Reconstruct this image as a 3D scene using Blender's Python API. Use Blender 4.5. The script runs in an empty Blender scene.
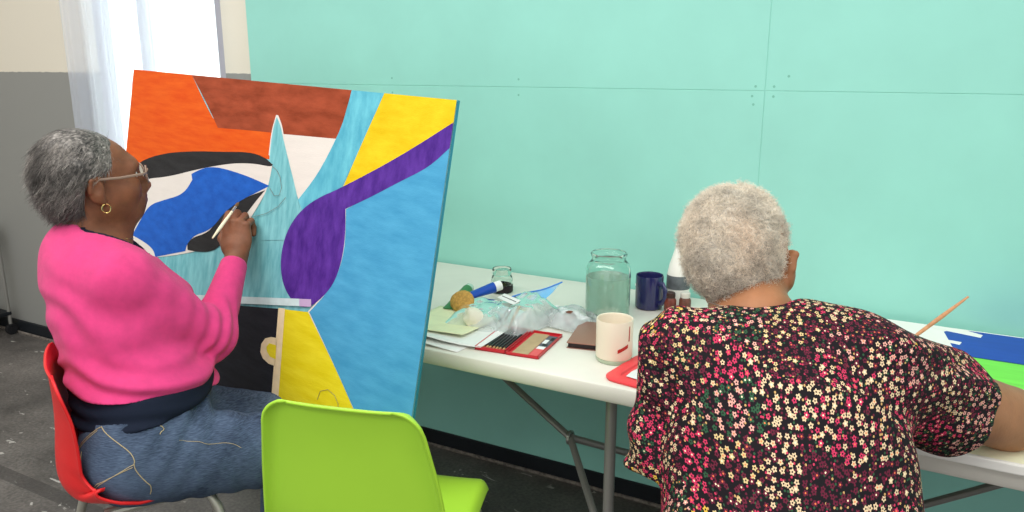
import bpy, bmesh, math, random
import numpy as np
from mathutils import Matrix, Vector
random.seed(7)
rng = np.random.default_rng(7)
SC = bpy.context.scene
COL = SC.collection
PI = math.pi

# ------------------------------------------------------------------ helpers
def lin(c):
    return tuple(((v/255/12.92) if v/255 <= .04045 else ((v/255+.055)/1.055)**2.4) for v in c) + (1,)

def mat(name, rgb, rough=.6, spec=.3, metal=0, var=0, vscale=20, stretch=(1,1,1), bump=0, bscale=200, trans=0, ior=1.45, var2=None, detail=4, sheen=0, sss=0, coat=0):
    m = bpy.data.materials.new(name); m.use_nodes = True
    nt = m.node_tree; b = nt.nodes['Principled BSDF']
    b.inputs['Base Color'].default_value = lin(rgb)
    b.inputs['Roughness'].default_value = rough
    b.inputs['Specular IOR Level'].default_value = spec
    b.inputs['Metallic'].default_value = metal
    b.inputs['Transmission Weight'].default_value = trans
    b.inputs['IOR'].default_value = ior
    b.inputs['Sheen Weight'].default_value = sheen
    b.inputs['Coat Weight'].default_value = coat
    if sss:
        b.inputs['Subsurface Weight'].default_value = sss
        b.inputs['Subsurface Radius'].default_value = (.01, .004, .002)
        b.inputs['Subsurface Scale'].default_value = 1
    if var or bump:
        tc = nt.nodes.new('ShaderNodeTexCoord'); mp = nt.nodes.new('ShaderNodeMapping')
        mp.inputs['Scale'].default_value = stretch
        nt.links.new(tc.outputs['Object'], mp.inputs['Vector'])
    if var:
        n = nt.nodes.new('ShaderNodeTexNoise'); n.inputs['Scale'].default_value = vscale; n.inputs['Detail'].default_value = detail
        n.inputs['Roughness'].default_value = .6
        nt.links.new(mp.outputs[0], n.inputs['Vector'])
        r = nt.nodes.new('ShaderNodeValToRGB')
        r.color_ramp.elements[0].position = .3; r.color_ramp.elements[1].position = .7
        lo = tuple(max(0, v*(1-var)) for v in rgb); hi = var2 if var2 else tuple(min(255, v*(1+var*.6)) for v in rgb)
        r.color_ramp.elements[0].color = lin(lo); r.color_ramp.elements[1].color = lin(hi)
        nt.links.new(n.outputs['Fac'], r.inputs['Fac']); nt.links.new(r.outputs['Color'], b.inputs['Base Color'])
    if bump:
        n2 = nt.nodes.new('ShaderNodeTexNoise'); n2.inputs['Scale'].default_value = bscale; n2.inputs['Detail'].default_value = 3
        nt.links.new(mp.outputs[0], n2.inputs['Vector'])
        bp = nt.nodes.new('ShaderNodeBump'); bp.inputs['Strength'].default_value = bump; bp.inputs['Distance'].default_value = .002
        nt.links.new(n2.outputs['Fac'], bp.inputs['Height']); nt.links.new(bp.outputs[0], b.inputs['Normal'])
    return m

def link(name, me, parent=None, mats=None, smooth=True):
    o = bpy.data.objects.new(name, me); COL.objects.link(o)
    if parent is not None: o.parent = parent
    if mats is not None:
        for m in (mats if isinstance(mats, (list, tuple)) else [mats]): me.materials.append(m)
    if smooth:
        for p in me.polygons: p.use_smooth = True
    return o

def tag(o, label, cat, group=None, kind=None):
    if label: o['label'] = label
    if cat: o['category'] = cat
    if group: o['group'] = group
    if kind: o['kind'] = kind
    return o

def thing(name, label, cat, loc=(0,0,0), rotz=0, group=None):
    o = bpy.data.objects.new(name, None); COL.objects.link(o)
    o.location = loc; o.rotation_euler = (0, 0, rotz); o.empty_display_size = .05
    return tag(o, label, cat, group)

def copy_tree(o, parent=None):
    c = o.copy(); COL.objects.link(c)
    if parent is not None: c.parent = parent
    for ch in list(o.children): copy_tree(ch, c)
    return c

class MB:
    """collects shapes, builds one mesh object"""
    def __init__(s): s.v = []; s.f = []; s.m = []
    def add(s, vs, fs, mi=0):
        k = len(s.v); s.v += [tuple(map(float, q)) for q in vs]; s.f += [tuple(i+k for i in f) for f in fs]; s.m += [mi]*len(fs); return s
    def box(s, c, d, mi=0, M=None, bev=0):
        bm = bmesh.new(); bmesh.ops.create_cube(bm, size=1)
        bmesh.ops.scale(bm, vec=d, verts=bm.verts)
        if bev: bmesh.ops.bevel(bm, geom=bm.edges[:], offset=bev, segments=2, profile=.5, affect='EDGES')
        if M is not None: bmesh.ops.transform(bm, matrix=M, verts=bm.verts)
        bmesh.ops.translate(bm, vec=c, verts=bm.verts)
        bm.verts.index_update(); s.add([v.co[:] for v in bm.verts], [[v.index for v in f.verts] for f in bm.faces], mi); bm.free(); return s
    def tube(s, pts, r, n=10, mi=0, cap=True, sq=None):
        pts = [Vector(p) for p in pts]; k = len(pts)
        rs = r if isinstance(r, (list, tuple)) else [r]*k
        up = None; vs = []; fs = []
        for i, p in enumerate(pts):
            t = (pts[min(i+1, k-1)]-pts[max(i-1, 0)]).normalized()
            if up is None:
                up = Vector((0,0,1)) if abs(t.z) < .9 else Vector((1,0,0))
            a = t.cross(up).normalized(); b = a.cross(t).normalized(); up = b
            for j in range(n):
                th = 2*PI*j/n; q = (sq if sq else 1)
                vs.append(p+a*math.cos(th)*rs[i]+b*math.sin(th)*rs[i]*q)
        for i in range(k-1):
            for j in range(n):
                fs.append((i*n+j, i*n+(j+1)%n, (i+1)*n+(j+1)%n, (i+1)*n+j))
        if cap: fs.append(tuple(range(n-1, -1, -1))); fs.append(tuple((k-1)*n+j for j in range(n)))
        return s.add(vs, fs, mi)
    def lathe(s, prof, n=32, c=(0,0,0), mi=0, M=None):
        vs = []; fs = []; k = len(prof)
        for (r, z) in prof:
            for j in range(n):
                th = 2*PI*j/n; p = Vector((r*math.cos(th), r*math.sin(th), z))
                if M is not None: p = M @ p
                vs.append(p+Vector(c))
        for i in range(k-1):
            for j in range(n):
                fs.append((i*n+j, i*n+(j+1)%n, (i+1)*n+(j+1)%n, (i+1)*n+j))
        if prof[0][0] > 1e-6: fs.append(tuple(range(n-1, -1, -1)))
        if prof[-1][0] > 1e-6: fs.append(tuple((k-1)*n+j for j in range(n)))
        return s.add(vs, fs, mi)
    def lathe_open(s, prof, n=32, c=(0,0,0), mi=0, M=None):
        """closed profile loop (hollow ring bodies)"""
        vs = []; fs = []; k = len(prof)
        for (r, z) in prof:
            for j in range(n):
                th = 2*PI*j/n; p = Vector((r*math.cos(th), r*math.sin(th), z))
                if M is not None: p = M @ p
                vs.append(p+Vector(c))
        for i in range(k):
            i2 = (i+1) % k
            for j in range(n):
                fs.append((i*n+j, i*n+(j+1)%n, i2*n+(j+1)%n, i2*n+j))
        return s.add(vs, fs, mi)
    def poly(s, pts, th=.001, mi=0, axis=2):
        """prism of outline pts (2D or 3D base) extruded along z"""
        n = len(pts); b = [(p[0], p[1], p[2] if len(p) > 2 else 0) for p in pts]; t = [(x, y, z+th) for x, y, z in b]
        fs = [tuple(range(n-1, -1, -1)), tuple(range(n, 2*n))]+[(i, (i+1)%n, n+(i+1)%n, n+i) for i in range(n)]
        return s.add(b+t, fs, mi)
    def build(s, name, mats, parent=None, smooth=True, auto=True, loc=None):
        me = bpy.data.meshes.new(name); me.from_pydata(s.v, [], s.f)
        bm = bmesh.new(); bm.from_mesh(me); bmesh.ops.remove_doubles(bm, verts=bm.verts, dist=1e-6)
        bmesh.ops.recalc_face_normals(bm, faces=bm.faces); bm.to_mesh(me); bm.free()
        o = link(name, me, parent, mats, smooth)
        if len(set(s.m)) > 1 and len(me.polygons) == len(s.m):
            me.polygons.foreach_set('material_index', s.m)
        if smooth and auto:
            me.set_sharp_from_angle(angle=math.radians(35))
        if loc is not None: o.location = loc
        return o

# ------------------------------------------------------------------ signed-distance modelling in numpy
def V(*a): return np.array(a, float)
def cap(p, a, b, ra, rb):
    a = V(*a); b = V(*b); ba = b-a; t = np.clip(((p-a)@ba)/(ba@ba), 0, 1)
    return np.linalg.norm(p-a-t[..., None]*ba, axis=-1)-(ra+(rb-ra)*t)
def ell(p, c, r, R=None):
    q = p-V(*c)
    if R is not None: q = q@R
    r = V(*r); k0 = np.linalg.norm(q/r, axis=-1); k1 = np.linalg.norm(q/(r*r), axis=-1)
    return k0*(k0-1)/np.maximum(k1, 1e-6)
def smin(a, b, k):
    h = np.maximum(k-np.abs(a-b), 0)/k
    return np.minimum(a, b)-h*h*k*.25
def smax(a, b, k): return -smin(-a, -b, k)
_lat = rng.random((32, 32, 32))
def noise3(p, s):
    q = p*s; i = np.floor(q).astype(int); f = q-i; f = f*f*(3-2*f); r = 0
    for dx in (0, 1):
        wx = f[..., 0] if dx else 1-f[..., 0]
        for dy in (0, 1):
            wy = f[..., 1] if dy else 1-f[..., 1]
            for dz in (0, 1):
                wz = f[..., 2] if dz else 1-f[..., 2]
                r = r+wx*wy*wz*_lat[(i[..., 0]+dx) % 32, (i[..., 1]+dy) % 32, (i[..., 2]+dz) % 32]
    return r*2-1
def surface_nets(fn, lo, hi, h):
    lo = V(*lo); hi = V(*hi); n = np.ceil((hi-lo)/h).astype(int)+1
    ax = [lo[k]+h*np.arange(n[k]) for k in range(3)]
    D = np.empty(n, np.float32)
    for i0 in range(0, n[0], 16):
        g = np.stack(np.meshgrid(ax[0][i0:i0+16], ax[1], ax[2], indexing='ij'), -1)
        D[i0:i0+16] = fn(g)
    D[[0, -1]] = np.maximum(D[[0, -1]], h*.5); D[:, [0, -1]] = np.maximum(D[:, [0, -1]], h*.5); D[:, :, [0, -1]] = np.maximum(D[:, :, [0, -1]], h*.5)
    S = D < 0
    cs = np.zeros(n-1); cn = np.zeros(n-1); acc = np.zeros(tuple(n-1)+(3,))
    m = n-1
    def sl(o): return tuple(slice(o[k], o[k]+m[k]) for k in range(3))
    corners = [(a, b, c) for a in (0,1) for b in (0,1) for c in (0,1)]
    for a in corners:
        for k in range(3):
            if a[k]: continue
            b = list(a); b[k] = 1
            da = D[sl(a)]; db = D[sl(b)]; x = S[sl(a)] != S[sl(b)]
            with np.errstate(divide='ignore', invalid='ignore'):
                t = np.where(x, da/(da-db), 0)
            for j in range(3):
                acc[..., j] += np.where(x, a[j]+(t if j == k else 0), 0)
            cn += x
    on = cn > 0
    idx = -np.ones(m, int); idx[on] = np.arange(on.sum())
    ii = np.argwhere(on)
    vs = lo+h*(ii+acc[on]/cn[on][:, None])
    fs = []
    for k in range(3):
        a, b = [(1, 2), (2, 0), (0, 1)][k]
        s0 = [slice(1, -1)]*3; s0[k] = slice(0, n[k]-1)
        s1 = list(s0); s1[k] = slice(1, n[k])
        x = S[tuple(s0)] != S[tuple(s1)]
        w = np.argwhere(x)
        base = w.copy(); base[:, a] += 1; base[:, b] += 1; base = base
        inside = S[tuple(s0)][x]
        def g(da, db):
            q = base.copy(); q[:, a] += da; q[:, b] += db; return idx[q[:, 0], q[:, 1], q[:, 2]]
        q = np.stack([g(-1, -1), g(0, -1), g(0, 0), g(-1, 0)], -1)
        q[~inside] = q[~inside][:, ::-1]
        fs.append(q)
    fs = np.concatenate(fs); fs = fs[(fs >= 0).all(1)]
    return vs, fs
def np_mesh(name, vs, fs):
    me = bpy.data.meshes.new(name)
    me.vertices.add(len(vs)); me.vertices.foreach_set('co', np.asarray(vs, np.float32).ravel())
    k = fs.shape[1]; nf = len(fs)
    me.loops.add(nf*k); me.loops.foreach_set('vertex_index', fs.astype(np.int32).ravel())
    me.polygons.add(nf); me.polygons.foreach_set('loop_start', np.arange(0, nf*k, k, dtype=np.int32))
    me.polygons.foreach_set('loop_total', np.full(nf, k, np.int32))
    me.update(); me.validate(); return me
def grad(fn, p, e=.002):
    g = np.stack([fn(p+V(e,0,0))-fn(p-V(e,0,0)), fn(p+V(0,e,0))-fn(p-V(0,e,0)), fn(p+V(0,0,e))-fn(p-V(0,0,e))], -1)
    return g/np.maximum(np.linalg.norm(g, axis=-1, keepdims=True), 1e-9)
def project(fn, p, it=6):
    for _ in range(it): p = p-grad(fn, p)*fn(p)[..., None]
    return p
def sdf_obj(name, fn, lo, hi, h, mats, parent, smooth_it=2):
    vs, fs = surface_nets(fn, lo, hi, h)
    me = np_mesh(name, vs, fs); o = link(name, me, parent, mats)
    if smooth_it:
        bm = bmesh.new(); bm.from_mesh(me)
        for _ in range(smooth_it): bmesh.ops.smooth_vert(bm, verts=bm.verts, factor=.5, use_axis_x=True, use_axis_y=True, use_axis_z=True)
        bm.to_mesh(me); bm.free()
        for p in me.polygons: p.use_smooth = True
    return o
def set_col(me, cols):
    a = me.color_attributes.new('Col', 'FLOAT_COLOR', 'POINT'); a.data.foreach_set('color', np.concatenate([cols, np.ones((len(cols), 1))], 1).astype(np.float32).ravel())

# ------------------------------------------------------------------ materials
M_teal = mat('teal_wall_paint', (150,212,198), .45, .35, var=.025, vscale=3, bump=.12, bscale=60)
M_steel = mat('grey_metal_tube', (138,136,130), .45, .5, metal=.3)
M_legs = mat('silver_grey_tube', (170,168,155), .35, .5, metal=.5)
M_rubber = mat('black_rubber', (30,30,32), .7)
M_black = mat('black_baseboard_vinyl', (27,31,35), .5, .3, var=.2, vscale=8)
M_tabletop = mat('cream_table_plastic', (226,222,210), .4, .35, var=.02, vscale=6, bump=.15, bscale=350)
M_green = mat('lime_green_plastic', (170,220,62), .35, .45, var=.02, vscale=3, bump=.08, bscale=500)
M_red = mat('red_plastic', (222,38,40), .4, .4, bump=.08, bscale=500)
M_white = mat('white_plain', (240,240,238), .5)
M_glass = mat('clear_glass', (238,248,244), .02, .5, trans=1, ior=1.45)
M_water = mat('water', (236,240,230), .0, .5, trans=.72, ior=1.33)
M_skin1 = mat('deep_brown_skin', (126,80,55), .5, .35, var=.14, vscale=22, bump=.25, bscale=260, sss=.05)
M_skin2 = mat('brown_skin', (158,108,74), .5, .3, var=.1, vscale=18, bump=.2, bscale=220, sss=.05)
M_pink = mat('pink_knit', (214,66,124), .85, .15, var=.05, vscale=30, bump=.6, bscale=700, sheen=.1)
M_navy = mat('navy_jersey', (26,33,48), .85, .15, bump=.4, bscale=500)
M_wood = mat('pale_wood', (205,160,110), .5, .3, var=.12, vscale=30, stretch=(1,1,8))
M_gold = mat('gold_metal', (220,190,120), .25, .5, metal=1)

def mat_wall_left():
    m = bpy.data.materials.new('cream_over_grey_paint'); m.use_nodes = True; nt = m.node_tree; b = nt.nodes['Principled BSDF']
    tc = nt.nodes.new('ShaderNodeTexCoord'); sx = nt.nodes.new('ShaderNodeSeparateXYZ'); nt.links.new(tc.outputs['Object'], sx.inputs[0])
    n = nt.nodes.new('ShaderNodeTexNoise'); n.inputs['Scale'].default_value = 25; nt.links.new(tc.outputs['Object'], n.inputs['Vector'])
    ma = nt.nodes.new('ShaderNodeMath'); ma.operation = 'MULTIPLY_ADD'; ma.inputs[1].default_value = .01; nt.links.new(n.outputs['Fac'], ma.inputs[0]); nt.links.new(sx.outputs['Z'], ma.inputs[2])
    gt = nt.nodes.new('ShaderNodeMath'); gt.operation = 'GREATER_THAN'; gt.inputs[1].default_value = 1.402; nt.links.new(ma.outputs[0], gt.inputs[0])
    mx = nt.nodes.new('ShaderNodeMix'); mx.data_type = 'RGBA'; nt.links.new(gt.outputs[0], mx.inputs[0])
    mx.inputs[6].default_value = lin((143,143,138)); mx.inputs[7].default_value = lin((226,218,200))
    nt.links.new(mx.outputs[2], b.inputs['Base Color']); b.inputs['Roughness'].default_value = .6
    bp = nt.nodes.new('ShaderNodeBump'); bp.inputs['Strength'].default_value = .2; bp.inputs['Distance'].default_value = .002
    n2 = nt.nodes.new('ShaderNodeTexNoise'); n2.inputs['Scale'].default_value = 40; nt.links.new(tc.outputs['Object'], n2.inputs['Vector'])
    nt.links.new(n2.outputs['Fac'], bp.inputs['Height']); nt.links.new(bp.outputs[0], b.inputs['Normal'])
    return m

def mat_floor():
    m = bpy.data.materials.new('worn_dark_concrete'); m.use_nodes = True; nt = m.node_tree; b = nt.nodes['Principled BSDF']; N = nt.nodes.new; L = nt.links.new
    tc = N('ShaderNodeTexCoord')
    n = N('ShaderNodeTexNoise'); n.inputs['Scale'].default_value = 2.2; n.inputs['Detail'].default_value = 9; n.inputs['Roughness'].default_value = .7; L(tc.outputs['Object'], n.inputs['Vector'])
    r = N('ShaderNodeValToRGB'); e = r.color_ramp.elements; e[0].position = .3; e[0].color = lin((62,59,56)); e[1].position = .72; e[1].color = lin((122,116,110))
    L(n.outputs['Fac'], r.inputs['Fac'])
    # speckle grit
    n2 = N('ShaderNodeTexNoise'); n2.inputs['Scale'].default_value = 90; n2.inputs['Detail'].default_value = 3; L(tc.outputs['Object'], n2.inputs['Vector'])
    r2 = N('ShaderNodeValToRGB'); r2.color_ramp.elements[0].position = .35; r2.color_ramp.elements[0].color = (.72,.72,.72,1); r2.color_ramp.elements[1].position = .65; r2.color_ramp.elements[1].color = (1.15,1.15,1.15,1)
    L(n2.outputs['Fac'], r2.inputs['Fac'])
    mu = N('ShaderNodeMix'); mu.data_type = 'RGBA'; mu.blend_type = 'MULTIPLY'; mu.inputs[0].default_value = 1; L(r.outputs[0], mu.inputs[6]); L(r2.outputs[0], mu.inputs[7])
    # pale scuffs and paint specks
    v = N('ShaderNodeTexNoise'); v.inputs['Scale'].default_value = 9; v.inputs['Detail'].default_value = 6; v.inputs['Distortion'].default_value = 1.6
    mp = N('ShaderNodeMapping'); mp.inputs['Scale'].default_value = (1,2.2,1); mp.inputs['Rotation'].default_value = (0,0,.7); L(tc.outputs['Object'], mp.inputs['Vector']); L(mp.outputs[0], v.inputs['Vector'])
    r3 = N('ShaderNodeValToRGB'); r3.color_ramp.elements[0].position = .66; r3.color_ramp.elements[0].color = (0,0,0,1); r3.color_ramp.elements[1].position = .69; r3.color_ramp.elements[1].color = (.8,.8,.8,1)
    L(v.outputs['Fac'], r3.inputs['Fac'])
    mx = N('ShaderNodeMix'); mx.data_type = 'RGBA'; L(r3.outputs[0], mx.inputs[0]); L(mu.outputs[2], mx.inputs[6]); mx.inputs[7].default_value = lin((190,186,178))
    # dark strip across the left part of the floor
    sx = N('ShaderNodeSeparateXYZ'); L(tc.outputs['Object'], sx.inputs[0])
    a = N('ShaderNodeMath'); a.operation = 'MULTIPLY_ADD'; a.inputs[1].default_value = 1.0; a.inputs[2].default_value = -1.372; L(sx.outputs['Y'], a.inputs[0])
    ab = N('ShaderNodeMath'); ab.operation = 'ABSOLUTE'; L(a.outputs[0], ab.inputs[0])
    lt = N('ShaderNodeMath'); lt.operation = 'LESS_THAN'; lt.inputs[1].default_value = .028; L(ab.outputs[0], lt.inputs[0])
    lx = N('ShaderNodeMath'); lx.operation = 'LESS_THAN'; lx.inputs[1].default_value = -2.2; L(sx.outputs['X'], lx.inputs[0])
    am = N('ShaderNodeMath'); am.operation = 'MULTIPLY'; L(lt.outputs[0], am.inputs[0]); L(lx.outputs[0], am.inputs[1])
    am2 = N('ShaderNodeMath'); am2.operation = 'MULTIPLY'; am2.inputs[1].default_value = .55; L(am.outputs[0], am2.inputs[0])
    mx2 = N('ShaderNodeMix'); mx2.data_type = 'RGBA'; L(am2.outputs[0], mx2.inputs[0]); L(mx.outputs[2], mx2.inputs[6]); mx2.inputs[7].default_value = lin((48,45,44))
    L(mx2.outputs[2], b.inputs['Base Color'])
    rr = N('ShaderNodeMapRange'); rr.inputs['To Min'].default_value = .35; rr.inputs['To Max'].default_value = .65; L(n.outputs['Fac'], rr.inputs['Value']); L(rr.outputs[0], b.inputs['Roughness'])
    bp = N('ShaderNodeBump'); bp.inputs['Strength'].default_value = .25; bp.inputs['Distance'].default_value = .003; L(n2.outputs['Fac'], bp.inputs['Height']); L(bp.outputs[0], b.inputs['Normal'])
    return m

def mat_curtain():
    m = bpy.data.materials.new('sheer_curtain_cloth'); m.use_nodes = True; nt = m.node_tree; N = nt.nodes.new; L = nt.links.new
    nt.nodes.remove(nt.nodes['Principled BSDF']); out = nt.nodes['Material Output']
    t = N('ShaderNodeBsdfTransparent'); t.inputs[0].default_value = (1,1,1,1)
    d = N('ShaderNodeBsdfDiffuse'); d.inputs[0].default_value = lin((232,240,255))
    tr = N('ShaderNodeBsdfTranslucent'); tr.inputs[0].default_value = lin((250,252,255))
    m1 = N('ShaderNodeMixShader'); m1.inputs[0].default_value = .5; L(d.outputs[0], m1.inputs[1]); L(tr.outputs[0], m1.inputs[2])
    m2 = N('ShaderNodeMixShader'); m2.inputs[0].default_value = .55; L(t.outputs[0], m2.inputs[1]); L(m1.outputs[0], m2.inputs[2])
    L(m2.outputs[0], out.inputs[0]); return m

def mat_film(name, tint=(225,235,240), a=.22, rough=.12):
    m = bpy.data.materials.new(name); m.use_nodes = True; nt = m.node_tree; N = nt.nodes.new; L = nt.links.new
    b = nt.nodes['Principled BSDF']; b.inputs['Base Color'].default_value = lin(tint); b.inputs['Roughness'].default_value = rough
    b.inputs['Specular IOR Level'].default_value = .6
    out = nt.nodes['Material Output']
    t = N('ShaderNodeBsdfTransparent'); t.inputs[0].default_value = (.96,.98,.98,1)
    n = N('ShaderNodeTexNoise'); n.inputs['Scale'].default_value = 14; tc = N('ShaderNodeTexCoord'); L(tc.outputs['Object'], n.inputs['Vector'])
    r = N('ShaderNodeMapRange'); r.inputs['From Min'].default_value = .35; r.inputs['From Max'].default_value = .75; r.inputs['To Min'].default_value = a*.5; r.inputs['To Max'].default_value = a*2.2
    L(n.outputs['Fac'], r.inputs['Value'])
    g = N('ShaderNodeBsdfGlossy'); g.inputs['Roughness'].default_value = rough; g.inputs[0].default_value = (1,1,1,1)
    mx = N('ShaderNodeMixShader'); L(r.outputs[0], mx.inputs[0]); L(t.outputs[0], mx.inputs[1]); L(b.outputs[0], mx.inputs[2])
    fr = N('ShaderNodeFresnel'); fr.inputs[0].default_value = 1.16
    mx2 = N('ShaderNodeMixShader'); L(fr.outputs[0], mx2.inputs[0]); L(mx.outputs[0], mx2.inputs[1]); L(g.outputs[0], mx2.inputs[2])
    L(mx2.outputs[0], out.inputs[0]); return m

def mat_hair(name, rough=.5):
    m = bpy.data.materials.new(name); m.use_nodes = True; nt = m.node_tree; b = nt.nodes['Principled BSDF']
    a = nt.nodes.new('ShaderNodeAttribute'); a.attribute_name = 'Col'; nt.links.new(a.outputs['Color'], b.inputs['Base Color'])
    b.inputs['Roughness'].default_value = rough; b.inputs['Specular IOR Level'].default_value = .3
    return m

def mat_denim():
    m = mat('blue_denim', (62,78,100), .85, .2); nt = m.node_tree; N = nt.nodes.new; L = nt.links.new; b = nt.nodes['Principled BSDF']
    tc = N('ShaderNodeTexCoord')
    n = N('ShaderNodeTexNoise'); n.inputs['Scale'].default_value = 7; n.inputs['Detail'].default_value = 5; L(tc.outputs['Object'], n.inputs['Vector'])
    mp = N('ShaderNodeMapping'); mp.inputs['Scale'].default_value = (40,40,400); L(tc.outputs['Object'], mp.inputs[0])
    n2 = N('ShaderNodeTexNoise'); n2.inputs['Scale'].default_value = 2; n2.inputs['Detail'].default_value = 2; L(mp.outputs[0], n2.inputs['Vector'])
    ad = N('ShaderNodeMath'); ad.operation = 'MULTIPLY_ADD'; ad.inputs[1].default_value = .45; L(n2.outputs['Fac'], ad.inputs[0]); 
    h = N('ShaderNodeMath'); h.operation = 'MULTIPLY'; h.inputs[1].default_value = .55; L(n.outputs['Fac'], h.inputs[0]); L(h.outputs[0], ad.inputs[2])
    r = N('ShaderNodeValToRGB'); e = r.color_ramp.elements; e[0].position = .32; e[0].color = lin((36,46,64)); e[1].position = .68; e[1].color = lin((96,114,138))
    L(ad.outputs[0], r.inputs['Fac']); L(r.outputs[0], b.inputs['Base Color'])
    bp = N('ShaderNodeBump'); bp.inputs['Strength'].default_value = .4; bp.inputs['Distance'].default_value = .001; L(n2.outputs['Fac'], bp.inputs['Height']); L(bp.outputs[0], b.inputs['Normal'])
    return m

def mat_floral():
    """black cloth scattered with small five-petalled flowers, in patches of colour"""
    m = bpy.data.materials.new('black_floral_cloth'); m.use_nodes = True; nt = m.node_tree; N = nt.nodes.new; L = nt.links.new; b = nt.nodes['Principled BSDF']
    b.inputs['Roughness'].default_value = .8; b.inputs['Specular IOR Level'].default_value = .15
    uv = N('ShaderNodeUVMap'); uv.uv_map = 'cloth'
    def math_(op, a=None, c=None, d=None, cl=False):
        x = N('ShaderNodeMath'); x.operation = op; x.use_clamp = cl
        for i, q in enumerate((a, c, d)):
            if q is None: continue
            if isinstance(q, (int, float)): x.inputs[i].default_value = q
            else: L(q, x.inputs[i])
        return x.outputs[0]
    def ramp(fac, stops):
        r = N('ShaderNodeValToRGB'); r.color_ramp.interpolation = 'CONSTANT'; els = r.color_ramp.elements
        while len(els) < len(stops): els.new(.5)
        for e_, (p_, c_) in zip(els, stops): e_.position = p_; e_.color = lin(c_)
        L(fac, r.inputs['Fac']); return r.outputs[0]
    def layer(scale, off, rnd, base, keep_lo, hollow):
        mp = N('ShaderNodeMapping'); mp.inputs['Location'].default_value = (off, off*.7, 0); L(uv.outputs[0], mp.inputs[0])
        vo = N('ShaderNodeTexVoronoi'); vo.voronoi_dimensions = '2D'; vo.feature = 'F1'; vo.inputs['Scale'].default_value = scale; vo.inputs['Randomness'].default_value = rnd
        L(mp.outputs[0], vo.inputs['Vector'])
        sub = N('ShaderNodeVectorMath'); sub.operation = 'SUBTRACT'
        mul = N('ShaderNodeVectorMath'); mul.operation = 'SCALE'; mul.inputs['Scale'].default_value = 1
        L(mp.outputs[0], sub.inputs[0]); L(vo.outputs['Position'], sub.inputs[1])
        L(sub.outputs[0], mul.inputs[0]); sx = N('ShaderNodeSeparateXYZ'); L(mul.outputs[0], sx.inputs[0])
        ang = math_('ARCTAN2', sx.outputs['Y'], sx.outputs['X'])
        cs = N('ShaderNodeSeparateColor'); L(vo.outputs['Color'], cs.inputs[0])
        ang2 = math_('MULTIPLY_ADD', cs.outputs[0], 6.28, math_('MULTIPLY', ang, 5.0))
        pet = math_('MULTIPLY_ADD', math_('COSINE', ang2), .075, .33)
        size = math_('MULTIPLY_ADD', cs.outputs[1], .16, .86)
        rad = math_('MULTIPLY', pet, size)
        mask = math_('LESS_THAN', vo.outputs['Distance'], rad)
        center = math_('LESS_THAN', vo.outputs['Distance'], .11)
        ring = math_('LESS_THAN', vo.outputs['Distance'], .17)
        # patch colour: large voronoi areas looked up at the flower's own centre
        vp = N('ShaderNodeTexVoronoi'); vp.voronoi_dimensions = '2D'; vp.inputs['Scale'].default_value = 13; L(vo.outputs['Position'], vp.inputs['Vector'])
        cp = N('ShaderNodeSeparateColor'); L(vp.outputs['Color'], cp.inputs[0])
        key = math_('ADD', math_('MULTIPLY', cp.outputs[0], .86), math_('MULTIPLY', cs.outputs[2], .16), cl=True)
        return mask, center, ring, key, cs
    m1, c1, g1, k1, cs1 = layer(104, 0, .8, None, 0, True)
    col = ramp(k1, [(0, (96,30,50)), (.20, (214,188,150)), (.33, (196,54,90)), (.47, (44,84,58)), (.58, (216,160,146)), (.68, (100,32,52)), (.82, (206,182,130)), (.90, (186,54,84)), (.965, (214,176,70))])
    cen = ramp(cs1.outputs[1], [(0, (40,20,26)), (.45, (232,120,70)), (.62, (30,26,28)), (.85, (250,230,190))])
    mx = N('ShaderNodeMix'); mx.data_type = 'RGBA'; mx.inputs[6].default_value = lin((24,20,24)); L(m1, mx.inputs[0]); L(col, mx.inputs[7])
    mx2 = N('ShaderNodeMix'); mx2.data_type = 'RGBA'; L(c1, mx2.inputs[0]); L(mx.outputs[2], mx2.inputs[6]); L(cen, mx2.inputs[7])
    # tiny filler dots between the flowers
    v3 = N('ShaderNodeTexVoronoi'); v3.voronoi_dimensions = '2D'; v3.inputs['Scale'].default_value = 210; L(uv.outputs[0], v3.inputs['Vector'])
    s3 = N('ShaderNodeSeparateColor'); L(v3.outputs['Color'], s3.inputs[0])
    dot = math_('MULTIPLY', math_('LESS_THAN', v3.outputs['Distance'], .3), math_('GREATER_THAN', s3.outputs[0], .40))
    dot = math_('MULTIPLY', dot, math_('SUBTRACT', 1, m1))
    dc = ramp(s3.outputs[1], [(0, (96,30,50)), (.5, (44,80,54)), (.72, (190,150,96)), (.85, (190,56,86))])
    mx3 = N('ShaderNodeMix'); mx3.data_type = 'RGBA'; L(dot, mx3.inputs[0]); L(mx2.outputs[2], mx3.inputs[6]); L(dc, mx3.inputs[7])
    L(mx3.outputs[2], b.inputs['Base Color']); return m

# ------------------------------------------------------------------ room
WALL = 2.30
def structure(o): o['kind'] = 'structure'; return o
structure(MB().box((-.7, .3, -.03), (9.4, 6.4, .06)).build('floor', mat_floor(), smooth=False))
WX0, WX1, WZ0, WZ1 = -3.42, -2.60, .92, 2.35
w = MB()
for x0, x1, z0, z1 in ((-5.4, WX0, 0, 3), (WX1, 2.6, 0, 3), (WX0, WX1, 0, WZ0), (WX0, WX1, WZ1, 3)):
    w.box(((x0+x1)/2, WALL+.016+.03, (z0+z1)/2), (x1-x0, .06, z1-z0))
structure(w.build('wall_back', mat_wall_left(), smooth=False))
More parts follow.
